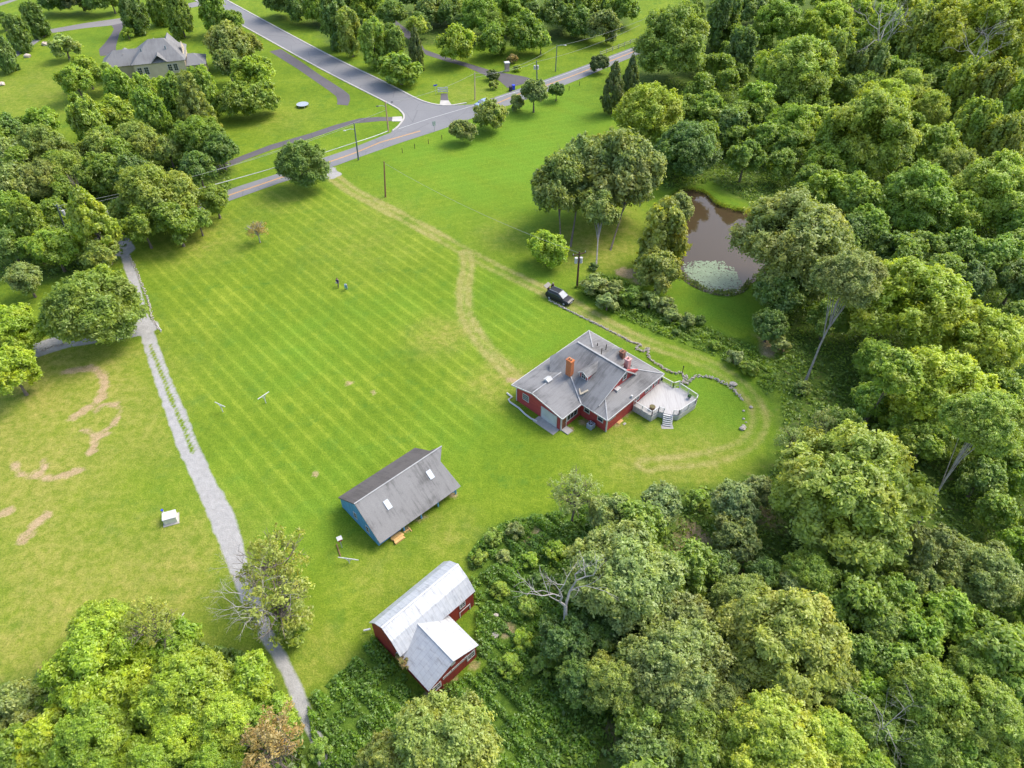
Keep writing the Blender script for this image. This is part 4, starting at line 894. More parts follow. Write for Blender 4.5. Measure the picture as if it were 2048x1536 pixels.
def wire(a, b_, label, r=.03, sag=.6, mat=None):
    a, b_ = Vector(a), Vector(b_); pts = [a.lerp(b_, t / 16) - Vector((0, 0, sag * 4 * (t/16) * (1 - t/16))) - a for t in range(17)]
    m = MB(); m.tube(pts, r, 5); o = m.build('power_line', mat or WIRE); o.location = a; return tag(o, label, 'cable', 'overhead cables along the road')
WIRE = flatmat('wire', (.32, .33, .30))
Z1 = Vector((0, 0, -1.6)); far = G(1330, 20, 9)
wire(TIPS['G'], TIPS['A'], 'thin cable from the pole in the left-hand trees to the green-grey pole', .03, 1.5)
wire(TIPS['G'] + Z1*.6, TIPS['P1'] + Z1, 'thin cable from the left-hand tree pole to the corner pole', .03, 1.5)
PA = Vector(TIPS['A']); PA.z *= .52
wire(G(395, 378, 4.0), PA, 'thick white cable crossing low over the verge left of the green-grey pole', .075, .3, WHTP)
wire(PA, G(776, 262, 1.2), 'thick white cable running from the green-grey pole down to the corner pole', .075, .1, WHTP)
wire(TIPS['P1'], TIPS['C'], 'thin cable from the corner pole to the slim tan pole', .03, 1.0)
wire(TIPS['C'], TIPS['E'], 'thin cable from the slim tan pole to the transformer pole', .03, .9)
wire(TIPS['E'], G(1280, 50, 8), 'lower thin cable from the transformer pole along the road to the right', .03, .9)
wire(TIPS['C'] + Vector((0, 0, -1)), TIPS['D'], 'thin cable from the slim tan pole to the street lamp', .03, 1.2)
wire(TIPS['D'], far, 'thin cable from the street lamp towards the woods at upper right', .03, .9)
wire(TIPS['F'], TIPS['B'], 'service cable from the transformer pole above the car to the lone lawn pole', .02, 1.2)
def post_sign(px, py, h, w_, hh, mat, label, rz=.4):
    e = thing('sign', label, 'sign', G(px, py), rz); b = MB(); b.box(-.035, .035, -.035, .035, 0, h); b.build('post', METAL, e); b = MB(); b.box(-w_/2, w_/2, -.07, -.045, h-hh, h + .05); b.build('panel', mat, e, bevel=.01); return e
post_sign(869, 262, 2.3, .8, 1.0, WHITE, 'small white roadside sign at the lawn edge opposite the junction')
post_sign(872, 190, 2.6, 1.0, .3, BLUEP, 'blue street name sign beside the striped barricade')
post_sign(521, 104, 2.4, .5, .6, METAL, 'small grey sign at the start of the old asphalt spur')
e = thing('barricade', 'white three-rail barricade at the end of the short path', 'barricade', G(886, 187), .05)
for z in (.55, 1.0, 1.45): b = MB(); b.box(-1.35, 1.35, -.04, .02, z - .13, z + .13); b.build('rail', WHITE, e)
for x in (-1.1, 1.1): b = MB(); b.box(x-.05, x+.05, .021, .1, 0, 1.6); b.build('post', METAL, e)
e = thing('gate_pillar', 'brick gate pillar with a white cap beside the side driveway', 'pillar', G(1014, 142), .3)
b = MB(); b.box(-.55, .55, -.55, .55, 0, 2.1); b.build('shaft', mat_brick('tan_brick', (.42, .33, .27)), e); b = MB(); b.box(-.7, .7, -.7, .7, 2.1, 2.35); b.build('cap', WHITE, e)
for px, py, mt, l in ((1027, 179, BLUEP, 'bright blue wheeled bin at the mouth of the side driveway'), (1021, 182, flatmat('dark_bin', (.04, .03, .06)), 'dark wheeled bin left of the bright blue bin')):
    e = thing('wheeled_bin', l, 'bin', G(px, py), .4); b = MB(); b.prism([(-.32,-.35,0),(.32,-.35,0),(.32,.35,0),(-.32,.35,0)], (0, 0, 1.1)); b.build('tub', mt, e, bevel=.05)
    b = MB(); b.prism([(-.36,-.42,1.1),(-.36,.4,1.12),(-.36,.4,1.2),(-.36,-.42,1.16)], (.72, 0, 0)); b.build('lid', mt, e)
    for x in (-.3, .3): b = MB(); b.tube([(x-.04, .38, .12), (x+.04, .38, .12)], .12, 10); b.build('wheel', TYRE, e)
pd = mat_simple('dark_post', (.07, .05, .03), rough=.9)
for px, py, l in ((884,279,'nearest the junction sign'),(857,288,'second left of the sign'),(829.5,297,'third left of the sign'),(805,306,'leftmost of four by the junction'),(1138,181,'left of the two beyond the trees'),(1159,171,'right of the two beyond the trees')):
    b = MB(); b.tube([(0,0,0),(0,0,1.1)], .07, 6); o = b.build('fence_post', pd); o.location = G(px, py); tag(o, 'thin dark fence post on the lawn edge, ' + l, 'fence post', 'lone fence posts along the lawn edge')
# pale post and rail fence by the upper right road
e = thing('fence', 'weathered rail fence under the trees at the far end of the road', 'fence', G(1225, 100))
a, c2 = G(1200, 112) - G(1225, 100), G(1272, 84) - G(1225, 100)
for z in (.5, 1.0): b = MB(); b.beam(a + Vector((0,0,z)), c2 + Vector((0,0,z)), .05, .12); b.build('rail', BARKD, e)
for k in range(7): q = a.lerp(c2, k/6); b = MB(); b.box(q.x-.08, q.x+.08, q.y-.08, q.y+.08, 0, 1.3); b.build('post', BARKD, e)
# white bent-pipe washing-line posts and small yard things
def bent(px, py, rz, label, L=1.9, h=1.5):
    e = thing('clothesline_post', label, 'post', G(px, py), rz, 'white clothesline posts')
    b = MB(); b.tube([(0,0,0),(0,0,h)], .06, 8); b.build('upright', WHITE, e); b = MB(); b.tube([(-L/2,0,h),(L/2,0,h)], .06, 8); b.build('crossbar', WHITE, e)
    b = MB(); b.tube([(0,0,h-.6),(.45,0,h)], .035, 6); b.tube([(0,0,h-.6),(-.45,0,h)], .035, 6); b.build('brace', METAL, e)
bent(446, 824, -.5, 'white clothesline post on the mown lawn, left of the pair'); bent(532, 806, .9, 'white clothesline post on the mown lawn, right of the pair')
bent(699, 1126, -.15, 'white clothesline post between the blue barn and the gravel drive', 2.4, .9); bent(322, 664, -.9, 'white clothesline post at the edge of the gravel driveway', 2.0, 1.0)
e = thing('birdhouse', 'little red and white birdhouse on a post beside the blue barn', 'birdhouse', G(684, 1095), .5)
b = MB(); b.box(-.05,.05,-.05,.05,0,1.5); b.build('post', METAL, e); b = MB(); b.box(-.22,.22,-.22,.22,1.5,1.9); b.build('box', RED, e)
b = MB(); slab(b, [(-.3,-.3,1.88),(.3,-.3,1.88),(.3,0,2.08),(-.3,0,2.08)], .05); slab(b, [(-.3,.3,1.88),(.3,.3,1.88),(.3,0,2.08),(-.3,0,2.08)], .05); b.build('roof', WHITE, e)
pipe([(673,1088),(677,1100),(681,1112)], .07, .12, flatmat('rotten_log', (.22, .12, .06)), 'fallen_pole', 'thin brown fallen pole in the grass left of the birdhouse', 'pole')
e = thing('utility_box', 'cream utility cabinet on a pad in the left-hand lawn', 'utility box', G(343, 1040), .35)
b = MB(); b.box(-.75,.75,-.6,.6,0,.9); b.build('cabinet', mat_simple('cream_metal', (.62,.62,.52), (.5,.5,.42), .6, 1.5), e, bevel=.05); b = MB(); b.box(-.78,.78,-.63,.63,.9,1.02); b.build('lid', WHITE, e, bevel=.03)
b = MB(); b.box(-.9,.9,-.85,.85,0,.06); b.build('pad', CONC, e)
e = thing('marker_post', 'short white and blue marker post beside the utility cabinet', 'post', G(330, 1031)); b = MB(); b.tube([(0,0,0),(0,0,1.0)], .1, 8); b.build('post', WHITE, e); b = MB(); b.tube([(0,0,1.0),(0,0,1.15)], .14, 8); b.build('cap', BLUEP, e)
e = thing('trampoline', 'round grey trampoline frame on the lawn near the junction', 'trampoline', G(606, 213))
b = MB(); b.tube([(0,0,.6),(0,0,.64)], 1.5, 24); b.build('mat', METAL, e)
for k in range(6): b = MB(); a = k*1.047; b.tube([(1.4*math.cos(a),1.4*math.sin(a),0),(1.4*math.cos(a),1.4*math.sin(a),.62)], .05, 6); b.build('leg', METAL, e)
e = thing('lamp_post', 'short dark post at the gap in the stone wall behind the house', 'post', G(1364, 748)); b = MB(); b.tube([(0,0,0),(0,0,1.35)], .06, 8); b.build('post', DARK, e); b = MB(); b.tube([(0,0,1.35),(0,0,1.55)], .1, 8); b.build('cap', DARK, e)
pipe([(357,1246),(362,1234),(368,1226)], .08, .15, BARKD, 'fallen_branch', 'bleached fallen branch on the left-hand lawn above the bright trees', 'branch')
# ------------------------------------------------------------------ trees
def leaf_arrays(C, Nn, size, tone, rs, elong=1.3, jit=.75):
    n = len(C); Nn = Nn + rs.normal(0, jit, (n, 3)) ; Nn /= np.linalg.norm(Nn, axis=1, keepdims=True) + 1e-9
    r = rs.normal(0, 1, (n, 3)); T = np.cross(Nn, r); T /= np.linalg.norm(T, axis=1, keepdims=True) + 1e-9; B = np.cross(Nn, T)
    s = (size * rs.uniform(.6, 1.35, n))[:, None]
    V = np.stack([C - T*s*elong, C - B*s*.62 + Nn*s*.25, C + T*s*elong, C + B*s*.62 + Nn*s*.25], 1).reshape(-1, 3)
    return V, np.arange(4 * n).reshape(n, 4), tone
def crown_mesh(name, kind, n, size, seed):
    rs = np.random.RandomState(seed)
    def sph(k): v = rs.normal(0, 1, (k, 3)); return v / np.linalg.norm(v, axis=1, keepdims=True)
    if kind in ('round', 'big', 'bush', 'sparse', 'flat'):
        K = {'round': 52, 'big': 100, 'bush': 26, 'sparse': 60, 'flat': 44}[kind]
        d = sph(K * 3); d = d[d[:, 2] > (-.55 if kind != 'flat' else -.3)][:K]; K = len(d)
        lob = 1 + .16 * np.sin(3 * np.arctan2(d[:, 1], d[:, 0]) + seed) + .10 * np.sin(5 * np.arctan2(d[:, 1], d[:, 0]) + 2 * seed)
        rad = (rs.uniform(.55, .93, K) * lob)[:, None]; rad[rs.rand(K) < .22] *= .6
        C = d * rad; pr = rs.uniform(.12, .33, K) * (1.0 if kind != 'big' else .74)
        if kind == 'flat': C[:, 2] = C[:, 2] * .8
        flat_ = .75
    elif kind == 'upright':
        K = 60; z = rs.uniform(-.9, .95, K); prof = np.sqrt(np.clip(1 - ((z + .25) / 1.25) ** 2, .03, 1)); a = rs.uniform(0, 2*np.pi, K)
        rr = prof * rs.uniform(.5, .85, K); C = np.stack([rr*np.cos(a), rr*np.sin(a), z], 1); pr = rs.uniform(.16, .28, K); flat_ = .8
    elif kind == 'feather':
        K = 110; z = rs.uniform(-.8, .95, K); prof = np.sqrt(np.clip(1 - (z * .95) ** 2, .03, 1)); a = rs.uniform(0, 2*np.pi, K)
        rr = prof * rs.uniform(.3, .95, K); C = np.stack([rr*np.cos(a), rr*np.sin(a), z], 1); pr = rs.uniform(.09, .16, K); flat_ = 2.6
    elif kind == 'cone':
        K = 130; z = rs.uniform(-1, .96, K); prof = np.clip((1 - z) / 2, .02, 1) ** .62 * np.clip((z + 1.15) / .5, 0, 1) ** .4; a = rs.uniform(0, 2*np.pi, K)
        rr = prof * rs.uniform(.6, .9, K); C = np.stack([rr*np.cos(a), rr*np.sin(a), z], 1); pr = rs.uniform(.12, .2, K) * (.5 + prof * .6); flat_ = 1.3
    elif kind == 'pine':
        C = []; 
        for L in range(9):
            z = -.85 + L * .215; R = .95 * (1 - L / 9.3) ** .75; m = max(3, int(9 * R) + 2); a0 = rs.rand() * 6
            for k in range(m):
                a = a0 + k * 2*np.pi/m + rs.uniform(-.2, .2)
                for q in (.35, .62, .9): rr = R * q * rs.uniform(.85, 1.1); C.append((rr*np.cos(a), rr*np.sin(a), z + .1 * q))
        C = np.array(C); K = len(C); pr = rs.uniform(.10, .17, K); flat_ = .5
    w_ = pr ** 2; w_ = w_ / w_.sum(); who = rs.choice(K, n, p=w_)
    d = sph(n); up = rs.rand(n) < .55; d[up, 2] = np.abs(d[up, 2])
    rad = pr[who][:, None] * rs.uniform(.45, 1.08, (n, 1)) ** .6
    off = d * rad; off[:, 2] *= flat_
    # finer leaf sprays inside every clump, so that the clump outline is broken
    m_ = 14; sub = sph(K * m_).reshape(K, m_, 3); sub = sub * rs.uniform(.35, 1.05, (K, m_, 1)); ws = rs.randint(0, m_, n)
    spray = sub[who, ws] * pr[who][:, None]; spray[:, 2] *= flat_
    mixk = (rs.rand(n) < .62)[:, None]
    off = np.where(mixk, spray + d * pr[who][:, None] * .30 * rs.rand(n, 1) ** .5, off)
    off[:, 2] += (spray[:, 2] > 0) * 0
    P = C[who] + off
    if kind in ('round', 'big', 'upright'): P *= 1 + .05 * np.sin(7 * P[:, :1] + seed) * np.sin(6 * P[:, 1:2] + 2 * seed)
    base = P.copy(); base[:, 2] += .35; base /= np.linalg.norm(base, axis=1, keepdims=True) + 1e-9
    Nn = d * .8 + base * .5
    pt = rs.rand(K); tone = np.clip(.55 * pt[who] + .45 * rs.rand(n), 0, 1)
    Vv, Qq, tn = leaf_arrays(P, Nn, size, tone, rs, 1.35 if kind != 'pine' else 2.0, .5)
    return mesh_np(name, Vv, Qq, LEAF, face_attrs=[('tone', tn)]), C
def crown_spray(name, kind, n, size, seed):
    """lobed crown of many short leafy sprays, each tapering outwards from its branch"""
    rs = np.random.RandomState(seed)
    def sph(k): v = rs.normal(0, 1, (k, 3)); return v / np.linalg.norm(v, axis=1, keepdims=True)
    L = {'round': 15, 'big': 26, 'upright': 20, 'flat': 20, 'sparse': 16, 'feather': 26, 'bush': 9}[kind]
    d = sph(L * 4); d = d[d[:, 2] > -.62]
    keep = [0]                                          # spread lobes apart
    for i in range(1, len(d)):
        if len(keep) < L and min(np.linalg.norm(d[i] - d[j]) for j in keep) > 1.75 / math.sqrt(L): keep.append(i)
    d = d[keep]; L = len(d)
    if kind in ('upright', 'feather'):
        z = np.linspace(-.85, .8, L) + rs.uniform(-.08, .08, L); a = np.arange(L) * 2.4 + rs.uniform(-.5, .5, L); pf = np.sqrt(np.clip(1 - ((z + .2) / 1.2) ** 2, .04, 1))
        C = np.stack([np.cos(a) * pf * .5, np.sin(a) * pf * .5, z * .82], 1); lr = rs.uniform(.30, .44, L) * (.55 + .5 * pf)
    else:
        C = d * rs.uniform(.48, .68, (L, 1)); C[:, 2] *= .95; C = np.vstack([C, [[0, 0, .3], [.1, -.1, 0], [-.1, .1, .5]]]); lr = rs.uniform(.26, .46, len(C)) * (1 if kind != 'big' else .86)
    L = len(C); M = {'round': 26, 'big': 34, 'upright': 22, 'flat': 26, 'sparse': 7, 'feather': 16, 'bush': 18}[kind]; K = L * M
    lob = np.repeat(np.arange(L), M); sd = sph(K); fl = sd[:, 2] < -.35; sd[fl, 2] *= -1
    out = C[lob] / (np.linalg.norm(C[lob], axis=1, keepdims=True) + .05); sd = sd + out * .55; sd /= np.linalg.norm(sd, axis=1, keepdims=True)
    tip = C[lob] + sd * (lr[lob] * rs.uniform(.72, 1.18, K))[:, None]
    up = {'feather': 2.6, 'upright': .9}.get(kind, .45); ax = sd + np.array([0, 0, up]) * rs.uniform(.4, 1.2, (K, 1)) + rs.normal(0, .25, (K, 3)); ax /= np.linalg.norm(ax, axis=1, keepdims=True)
    ls = rs.uniform(.16, .30, K) * {'feather': 1.7, 'big': .85}.get(kind, 1.0)
    who = rs.randint(0, K, n); t = rs.rand(n) ** .8; sg = (.018 + .058 * t) * {'feather': .7, 'big': .85}.get(kind, 1.0)
    P = tip[who] - ax[who] * (t * ls[who])[:, None] + rs.normal(0, 1, (n, 3)) * sg[:, None]
    Nn = sd[who] * .7 + np.array([0, 0, .55])
    lt = rs.rand(L); st_ = rs.rand(K); tone = np.clip(.25 * lt[lob[who]] + .4 * st_[who] + .35 * rs.rand(n), 0, 1)
    Vv, Qq, tn = leaf_arrays(P, Nn, size, tone, rs, 1.4, .5)
    return mesh_np(name, Vv, Qq, LEAF, face_attrs=[('tone', tn)]), np.vstack([C, tip[rs.permutation(K)[:L]] * .9])
def limbs(b, C, rz, z0, top, r0, rs, k=14, sway=.04):
    """trunk from the ground to the crown, limbs to clump centres; unit crown radius"""
    pts = [(0, 0, 0)]; n = 6
    for i in range(1, n + 1): t = i / n; pts.append((rs.uniform(-1, 1)*sway*t*2, rs.uniform(-1, 1)*sway*t*2, top * t))
    b.tube(pts, [r0 * (1.25 if i == 0 else 1) * (1 - .8 * i / n) for i in range(n + 1)], 8)
    for c in C[rs.permutation(len(C))[:k]]:
        e = Vector((c[0], c[1], z0 + c[2] * rz)); s = Vector(pts[2]).lerp(Vector(pts[5]), rs.rand())
        if e.z < s.z: s = Vector(pts[2])
        mid = s.lerp(e, .5) + Vector((0, 0, .08)); b.tube([s, mid, e], [r0*.38, r0*.26, r0*.07], 5)
def twigs(b, p, d, L, r, depth, rs, spread=.75):
    p = Vector(p); d = Vector(d).normalized(); q1 = p + d * L * .5 + Vector(rs.normal(0, .05*L, 3)); q2 = q1 + (d + Vector(rs.normal(0, .22, 3))).normalized() * L * .5
    b.tube([p, q1, q2], [r, r*.8, r*.5], 5)
    if depth:
        for k in range(3 if depth > 1 else 4):
            nd = (d + Vector(rs.normal(0, spread, 3))).normalized(); s = q1 if k == 0 else q2
            twigs(b, s, nd, L * rs.uniform(.55, .8), r * .5, depth - 1, rs, spread)
PROTO = {}
# kind: list of (mesh name, leaf count, leaf size, seeds), rz = crown half height per radius, zt = share of the height that is bare trunk
KINDS = {'round': (24000, .042, (1, 2, 3, 4, 21)), 'big': (88000, .0215, (5, 6, 7, 22)), 'bush': (6000, .075, (8, 9)), 'upright': (16000, .050, (10, 11, 12)),
         'feather': (18000, .046, (13, 14)), 'cone': (15000, .05, (15,)), 'pine': (15000, .045, (16,)), 'flat': (26000, .038, (17, 18)), 'sparse': (2600, .032, (19, 20))}
for kd, (n, sz, seeds) in KINDS.items():
    PROTO[kd] = [(crown_mesh if kd in ('cone', 'pine') else crown_spray)('crown', kd, n, sz, s) for s in seeds]
RZ = {'round': 1.0, 'big': .95, 'bush': .8, 'upright': 1.45, 'feather': 1.35, 'cone': 2.0, 'pine': 1.5, 'flat': 1.2, 'sparse': 1.0}
NAME = {'round': 'deciduous_tree', 'big': 'deciduous_tree', 'bush': 'bush', 'upright': 'deciduous_tree', 'feather': 'poplar_tree', 'cone': 'cedar_tree', 'pine': 'pine_tree', 'flat': 'pine_tree', 'sparse': 'thin_tree'}
TMESH = {}
def trunk_mesh(kd, v, ratio):                  # trunk built in units of the crown radius; ratio = crown centre height / radius
    key = (kd, v, round(ratio * 2) / 2)
    if key not in TMESH:
        rs = np.random.RandomState((len(TMESH) * 37 + 3) % 9999); b = MB(); C = PROTO[kd][v][1]; z0 = key[2]
        if kd in ('sparse',):
            limbs(b, C, RZ[kd], z0, z0 + .3, .05, rs, 26)
            for k in range(9): a = k * .7; twigs(b, (0, 0, z0 * .6 + .08 * k), (math.cos(a), math.sin(a), .9), .55, .028, 2, rs, .55)
        else: limbs(b, C, RZ[kd], z0, z0 + (.45 if kd not in ('cone', 'pine') else RZ[kd] * .8), .06 if kd != 'flat' else .045, rs, 12)
        me = b.build('trunk', BARK).data; bpy.data.objects.remove(bpy.data.objects[-1]) if False else None
        TMESH[key] = me
        for o in [o for o in SC.collection.objects if o.data == me]: bpy.data.objects.remove(o)
    return TMESH[key], key[2]
COL = {'g': (.225, .345, .045), 'd': (.155, .260, .050), 'o': (.285, .360, .066), 'y': (.345, .470, .042), 'b': (.275, .425, .036), 'p': (.285, .375, .115), 'l': (.325, .450, .060),
       'a': (.36, .29, .11), 'k': (.125, .175, .048), 'm': (.260, .395, .045), 'v': (.255, .335, .083), 'w': (.375, .470, .055)}
WORD = {'g': 'mid green', 'd': 'dark green', 'o': 'olive green', 'y': 'bright yellow-green', 'b': 'bright green', 'p': 'pale grey-green', 'l': 'light green', 'a': 'orange tinged', 'k': 'very dark green', 'm': 'fresh green', 'v': 'dull grey-green', 'w': 'sunny yellow-green'}
PHR = {'round': 'round-crowned tree', 'big': 'broad spreading tree', 'bush': 'bush', 'upright': 'upright oval tree', 'feather': 'feathery tall tree', 'cone': 'cone-shaped cedar', 'pine': 'tiered pine', 'flat': 'high-crowned pine', 'sparse': 'thin half-bare tree'}
TREES = []; cnt = 0
def tree(px, py, rpx, h, kd, col, label, grp, bark=None, base=None, cs=1.0):
    """px,py,rpx = where the crown shows and its half width; h = tree height in metres. base = pixel of the trunk foot for leaning trunks"""
    global cnt
    cnt += 1; r = 4.0
    for _ in range(12):
        rz = r * RZ[kd] * cs
        if kd in ('round', 'big', 'upright', 'feather') and not base: h = min(h, 2.25 * rz)
        if kd == 'bush' or rz * 1.8 > h: zc = rz * .86 if kd != 'cone' and kd != 'upright' and kd != 'pine' else rz * 1.03
        else: zc = h - rz
        p = G(px, py, zc); dep = p.y * cp + (H - zc) * sp_; r = rpx * dep / F * 1.04
    v = cnt % len(PROTO[kd]); me = PROTO[kd][v][0]
    B = Vector((p.x, p.y, 0)); lean = Vector((0, 0, 0))
    if base: b0 = G(*base); lean = Vector((p.x - b0.x, p.y - b0.y, 0)); B = b0
    e = thing(NAME[kd], label, 'bush' if kd == 'bush' else 'tree', B, 0, grp)
    c = bpy.data.objects.new('crown', me); link(c, e); c.location = lean + Vector((0, 0, zc)); c.scale = (r * random.uniform(.95, 1.06), r * random.uniform(.95, 1.06), rz); c.rotation_euler = (0, 0, random.uniform(0, 6.28))
    k = random.uniform(.90, 1.12); cc = COL[col]; c.color = (cc[0]*k*random.uniform(.94, 1.08), cc[1]*k, cc[2]*k*random.uniform(.85, 1.2), 1)
    if zc > rz * .95 or kd in ('sparse', 'bush'):
        tm, z0 = trunk_mesh(kd, v, max(.5, zc / r)); t_o = bpy.data.objects.new('trunk', tm); link(t_o, e); t_o.scale = (r, r, zc / z0); t_o.rotation_euler.z = c.rotation_euler.z
        if bark: t_o.material_slots[0].link = 'OBJECT'; t_o.material_slots[0].material = bark
        if base:
            t_o.rotation_euler.z = 0; M = Matrix.Identity(4); sh = Matrix(((1, 0, lean.x / zc, 0), (0, 1, lean.y / zc, 0), (0, 0, 1, 0), (0, 0, 0, 1)))
            t_o.data = tm.copy(); t_o.data.transform(Matrix.Diagonal((r*.6, r*.6, zc / z0, 1))); t_o.data.transform(sh); t_o.scale = (1, 1, 1)
    TREES.append((p.x, p.y, r, e)); return e
GI = [(1690,990,148,21,'big','l','light green giant tree with puffy crown spreading between track bend and lower right woods'),
 (1245,1160,125,20,'big','p','pale grey-green giant tree towering above the dead forked tree'),
 (1345,1335,112,17,'big','v','dull grey-green giant tree below the pale giant, centre bottom of the woods'),
 (1560,1285,124,19,'big','o','olive green giant tree at the centre of the lower right woods'),
 (1545,1490,110,16,'big','w','sunny yellow-green giant tree at the bottom edge of the lower right woods'),
 (1955,1150,84,14,'big','v','dull grey-green broad tree under the long slanting trunk at right edge'),
 (1860,1400,90,14,'big','m','fresh green broad tree near the bottom right corner, upper left of two'),
 (1975,1440,84,14,'big','g','mid green broad tree near the bottom right corner, right of two'),
 (1815,620,118,22,'big','y','bright yellow-green giant tree right of the long pale trunk by the pond'),
 (1955,690,96,21,'big','y','bright yellow-green giant tree touching the right edge at mid height'),
 (1865,790,112,21,'big','y','bright yellow-green giant tree lowest of the three yellow giants'),
 (1735,275,98,20,'big','l','light green giant tree in the middle of the upper right woods'),
 (1590,150,82,19,'big','l','light green giant tree behind the far bank, upper right woods'),
 (1955,70,104,22,'big','w','sunny yellow-green giant tree nearest the top right corner'),  # yellow cast of the light at this corner put into the crown colour
 (1835,400,80,17,'big','m','fresh green giant tree between the middle giant and the yellow giants'),
 (1985,390,84,17,'big','l','light green giant tree on the right edge above the yellow giants'),
 (1588,500,124,21,'big','p','pale grey-green giant tree overhanging the right shore of the pond'),
 (205,1340,108,15,'big','y','bright yellow-green giant tree at left of the bottom left group'),
 (372,1385,98,15,'big','y','bright yellow-green giant tree at right of the bottom left group'),
 (190,1480,84,13,'big','b','bright green broad tree on the bottom edge under the left giant'),
 (885,1500,118,14,'big','o','olive green giant tree at the bottom edge below the red barn'),
 (318,395,78,16,'big','o','olive green giant tree beside the main road above the mown lawn'),
 (185,625,92,13,'big','g','mid green giant tree overhanging the fork of the gravel driveway')]
def swallowed(q):
    return any(math.hypot((q[0] - g[0]), (q[1] - g[1]) * 1.1) < g[2] * .78 for g in GI) and not (len(q) > 7 or q[4] == 'sparse' or q[4] == 'cone')
def T(grp, rows):
    rows = [q for q in rows if not swallowed(q)]
    for q in rows:
        px, py, r, h, kd, col, lab = q[:7]; kw = q[7] if len(q) > 7 else {}
        tree(px, py, r, h, kd, col, WORD[col] + ' ' + PHR[kd] + ' ' + lab, grp, **kw)
for g in GI: tree(*g[:7], 'giant trees of the woods')
T('trees around the cream house', [
 (70,42,25,10,'upright','d','beside the lane, right of its bend at top left'), (36,68,26,10,'upright','d','by the lane, left of the pale stone rings'), (4,108,26,10,'upright','d','cut by the left edge beside the lane'), (2,38,18,9,'round','d','in the extreme top left corner'),
 (130,95,33,6,'bush','p','like a willow on the lawn left of the cream house'),
 (105,0,30,11,'round','d','leftmost of the clump above the lane'), (150,-2,30,12,'round','k','second from left in the clump above the lane'), (190,2,28,11,'round','d','third from left in the clump above the lane'), (220,-4,26,11,'round','g','rightmost of the clump above the lane'),
 (266,28,28,12,'upright','d','behind the cream house where its drive meets the lane'), (318,16,26,11,'upright','g','left of the pair behind the cream house roof'), (356,28,28,11,'upright','g','right of the pair behind the cream house roof'),
 (428,28,32,13,'upright','g','against the side road above the olive trees'), (462,45,27,11,'round','g','beside the side road, above the olive trees'), (255,67,15,2.5,'bush','m','at the cream house front door'),
 (458,92,44,10,'round','v','with the broadest crown right of the cream house'), (498,92,26,8,'round','o','nearest the side road right of the cream house'), (456,130,30,9,'round','v','touching the right wing of the cream house'),
 (505,150,42,13,'round','m','below the olive trees right of the cream house'), (522,200,40,12,'round','g','rightmost of the lawn belt above the footpath'), (476,205,40,12,'round','g','with a bare stem at the right end of the lawn belt'),
 (172,142,28,11,'round','m','covering the left wing of the cream house'), (152,165,34,12,'round','m','leftmost in the row before the cream house'), (214,150,27,9,'round','m','hiding the cream house left windows'), (240,185,32,10,'upright','m','left of centre before the cream house'),
 (290,190,28,12,'upright','m','directly before the cream house wall'), (350,192,30,12,'upright','g','below the cream house double window'), (406,184,34,12,'upright','m','below the right wing of the cream house'), (322,168,18,4,'round','y','low against the cream house wall'),
 (176,245,38,12,'upright','m','below the row before the cream house, left one'), (232,228,36,11,'round','l','below the row before the cream house, centre one'), (300,228,34,12,'upright','g','left of the pale pine'), (84,246,32,9,'round','m','standing alone near the left edge below the lawn'),
 (388,215,42,15,'pine','v','poking out below the cream house belt'), (400,278,54,14,'big','g','with the darkest big crown at the footpath end'), (440,300,34,11,'round','d','at the footpath end, lower right of the pale pine'), (330,252,24,11,'round','b','small among the dark crowns left of the pine')])
T('trees of the left-hand woods', [
 (10,262,34,11,'round','d','at the left edge above the woods'), (42,258,28,10,'round','g','second from the left edge above the woods'), (88,298,54,13,'big','v','at the upper left of the left woods'), (20,318,40,12,'round','v','on the left edge of the woods below the lawn'),
 (275,290,50,13,'big','o','above the centre of the left woods'), (200,300,38,12,'round','o','between the pale and olive crowns of the left woods'), (335,300,30,12,'round','o','between the dark trees by the footpath'),
 (30,370,48,13,'round','v','on the left edge below the topmost woods'), (84,362,46,13,'big','v','left of the cable in the left woods'), (146,345,48,13,'big','o','above the power cable in the left woods'), (212,350,46,13,'round','g','in the middle of the left woods'),
 (262,345,40,14,'round','d','left of the road oaks'), (300,400,54,15,'big','o','tallest of the oaks beside the main road'), (365,385,54,15,'big','o','right of the tallest roadside oak'), (330,345,36,13,'round','k','behind the roadside oaks'), (428,398,34,9,'round','g','at the road end of the left woods'),
 (395,338,36,13,'round','d','where the cable enters the left woods'), (350,445,44,10,'round','g','lowest of the oaks on the lawn edge'), (285,452,40,10,'round','m','at the lawn corner above the gravel drive'), (395,440,28,7,'round','g','small at the lawn edge below the roadside oaks'), (255,420,34,13,'round','g','behind the yellow-green cedar'),
 (178,432,50,15,'cone','l','beside the crossarm pole in the left woods', dict(cs=.62)), (20,430,44,16,'round','g','wrapped in ivy on the left edge'), (60,445,36,14,'upright','g','left of the crossarm pole'), (20,490,38,12,'round','d','on the left edge beneath the ivy-clad one'),
 (105,495,44,11,'round','m','below the crossarm pole'), (150,480,34,10,'round','g','between the crossarm pole and the cedar'), (62,500,30,10,'round','g','left below the crossarm pole'), (200,515,36,9,'round','o','at the head of the gravel driveway'), (210,556,34,8,'round','y','overhanging the gravel driveway'), (49,556,37,7,'round','v','on the grass left of the drive')])
T('trees beside the gravel drive', [
 (145,622,66,11,'big','m','left half of the pair overhanging the drive fork'), (228,625,66,12,'big','g','right half of the pair overhanging the drive fork'), (188,668,46,8,'round','g','low in front of the drive fork pair'),
 (18,668,68,14,'big','y','cut by the left edge above the bare dirt rings'), (22,742,52,12,'round','y','low on the left edge above the bare dirt rings'),
 (603,332,56,9,'big','d','alone at the main road by the track entrance')])
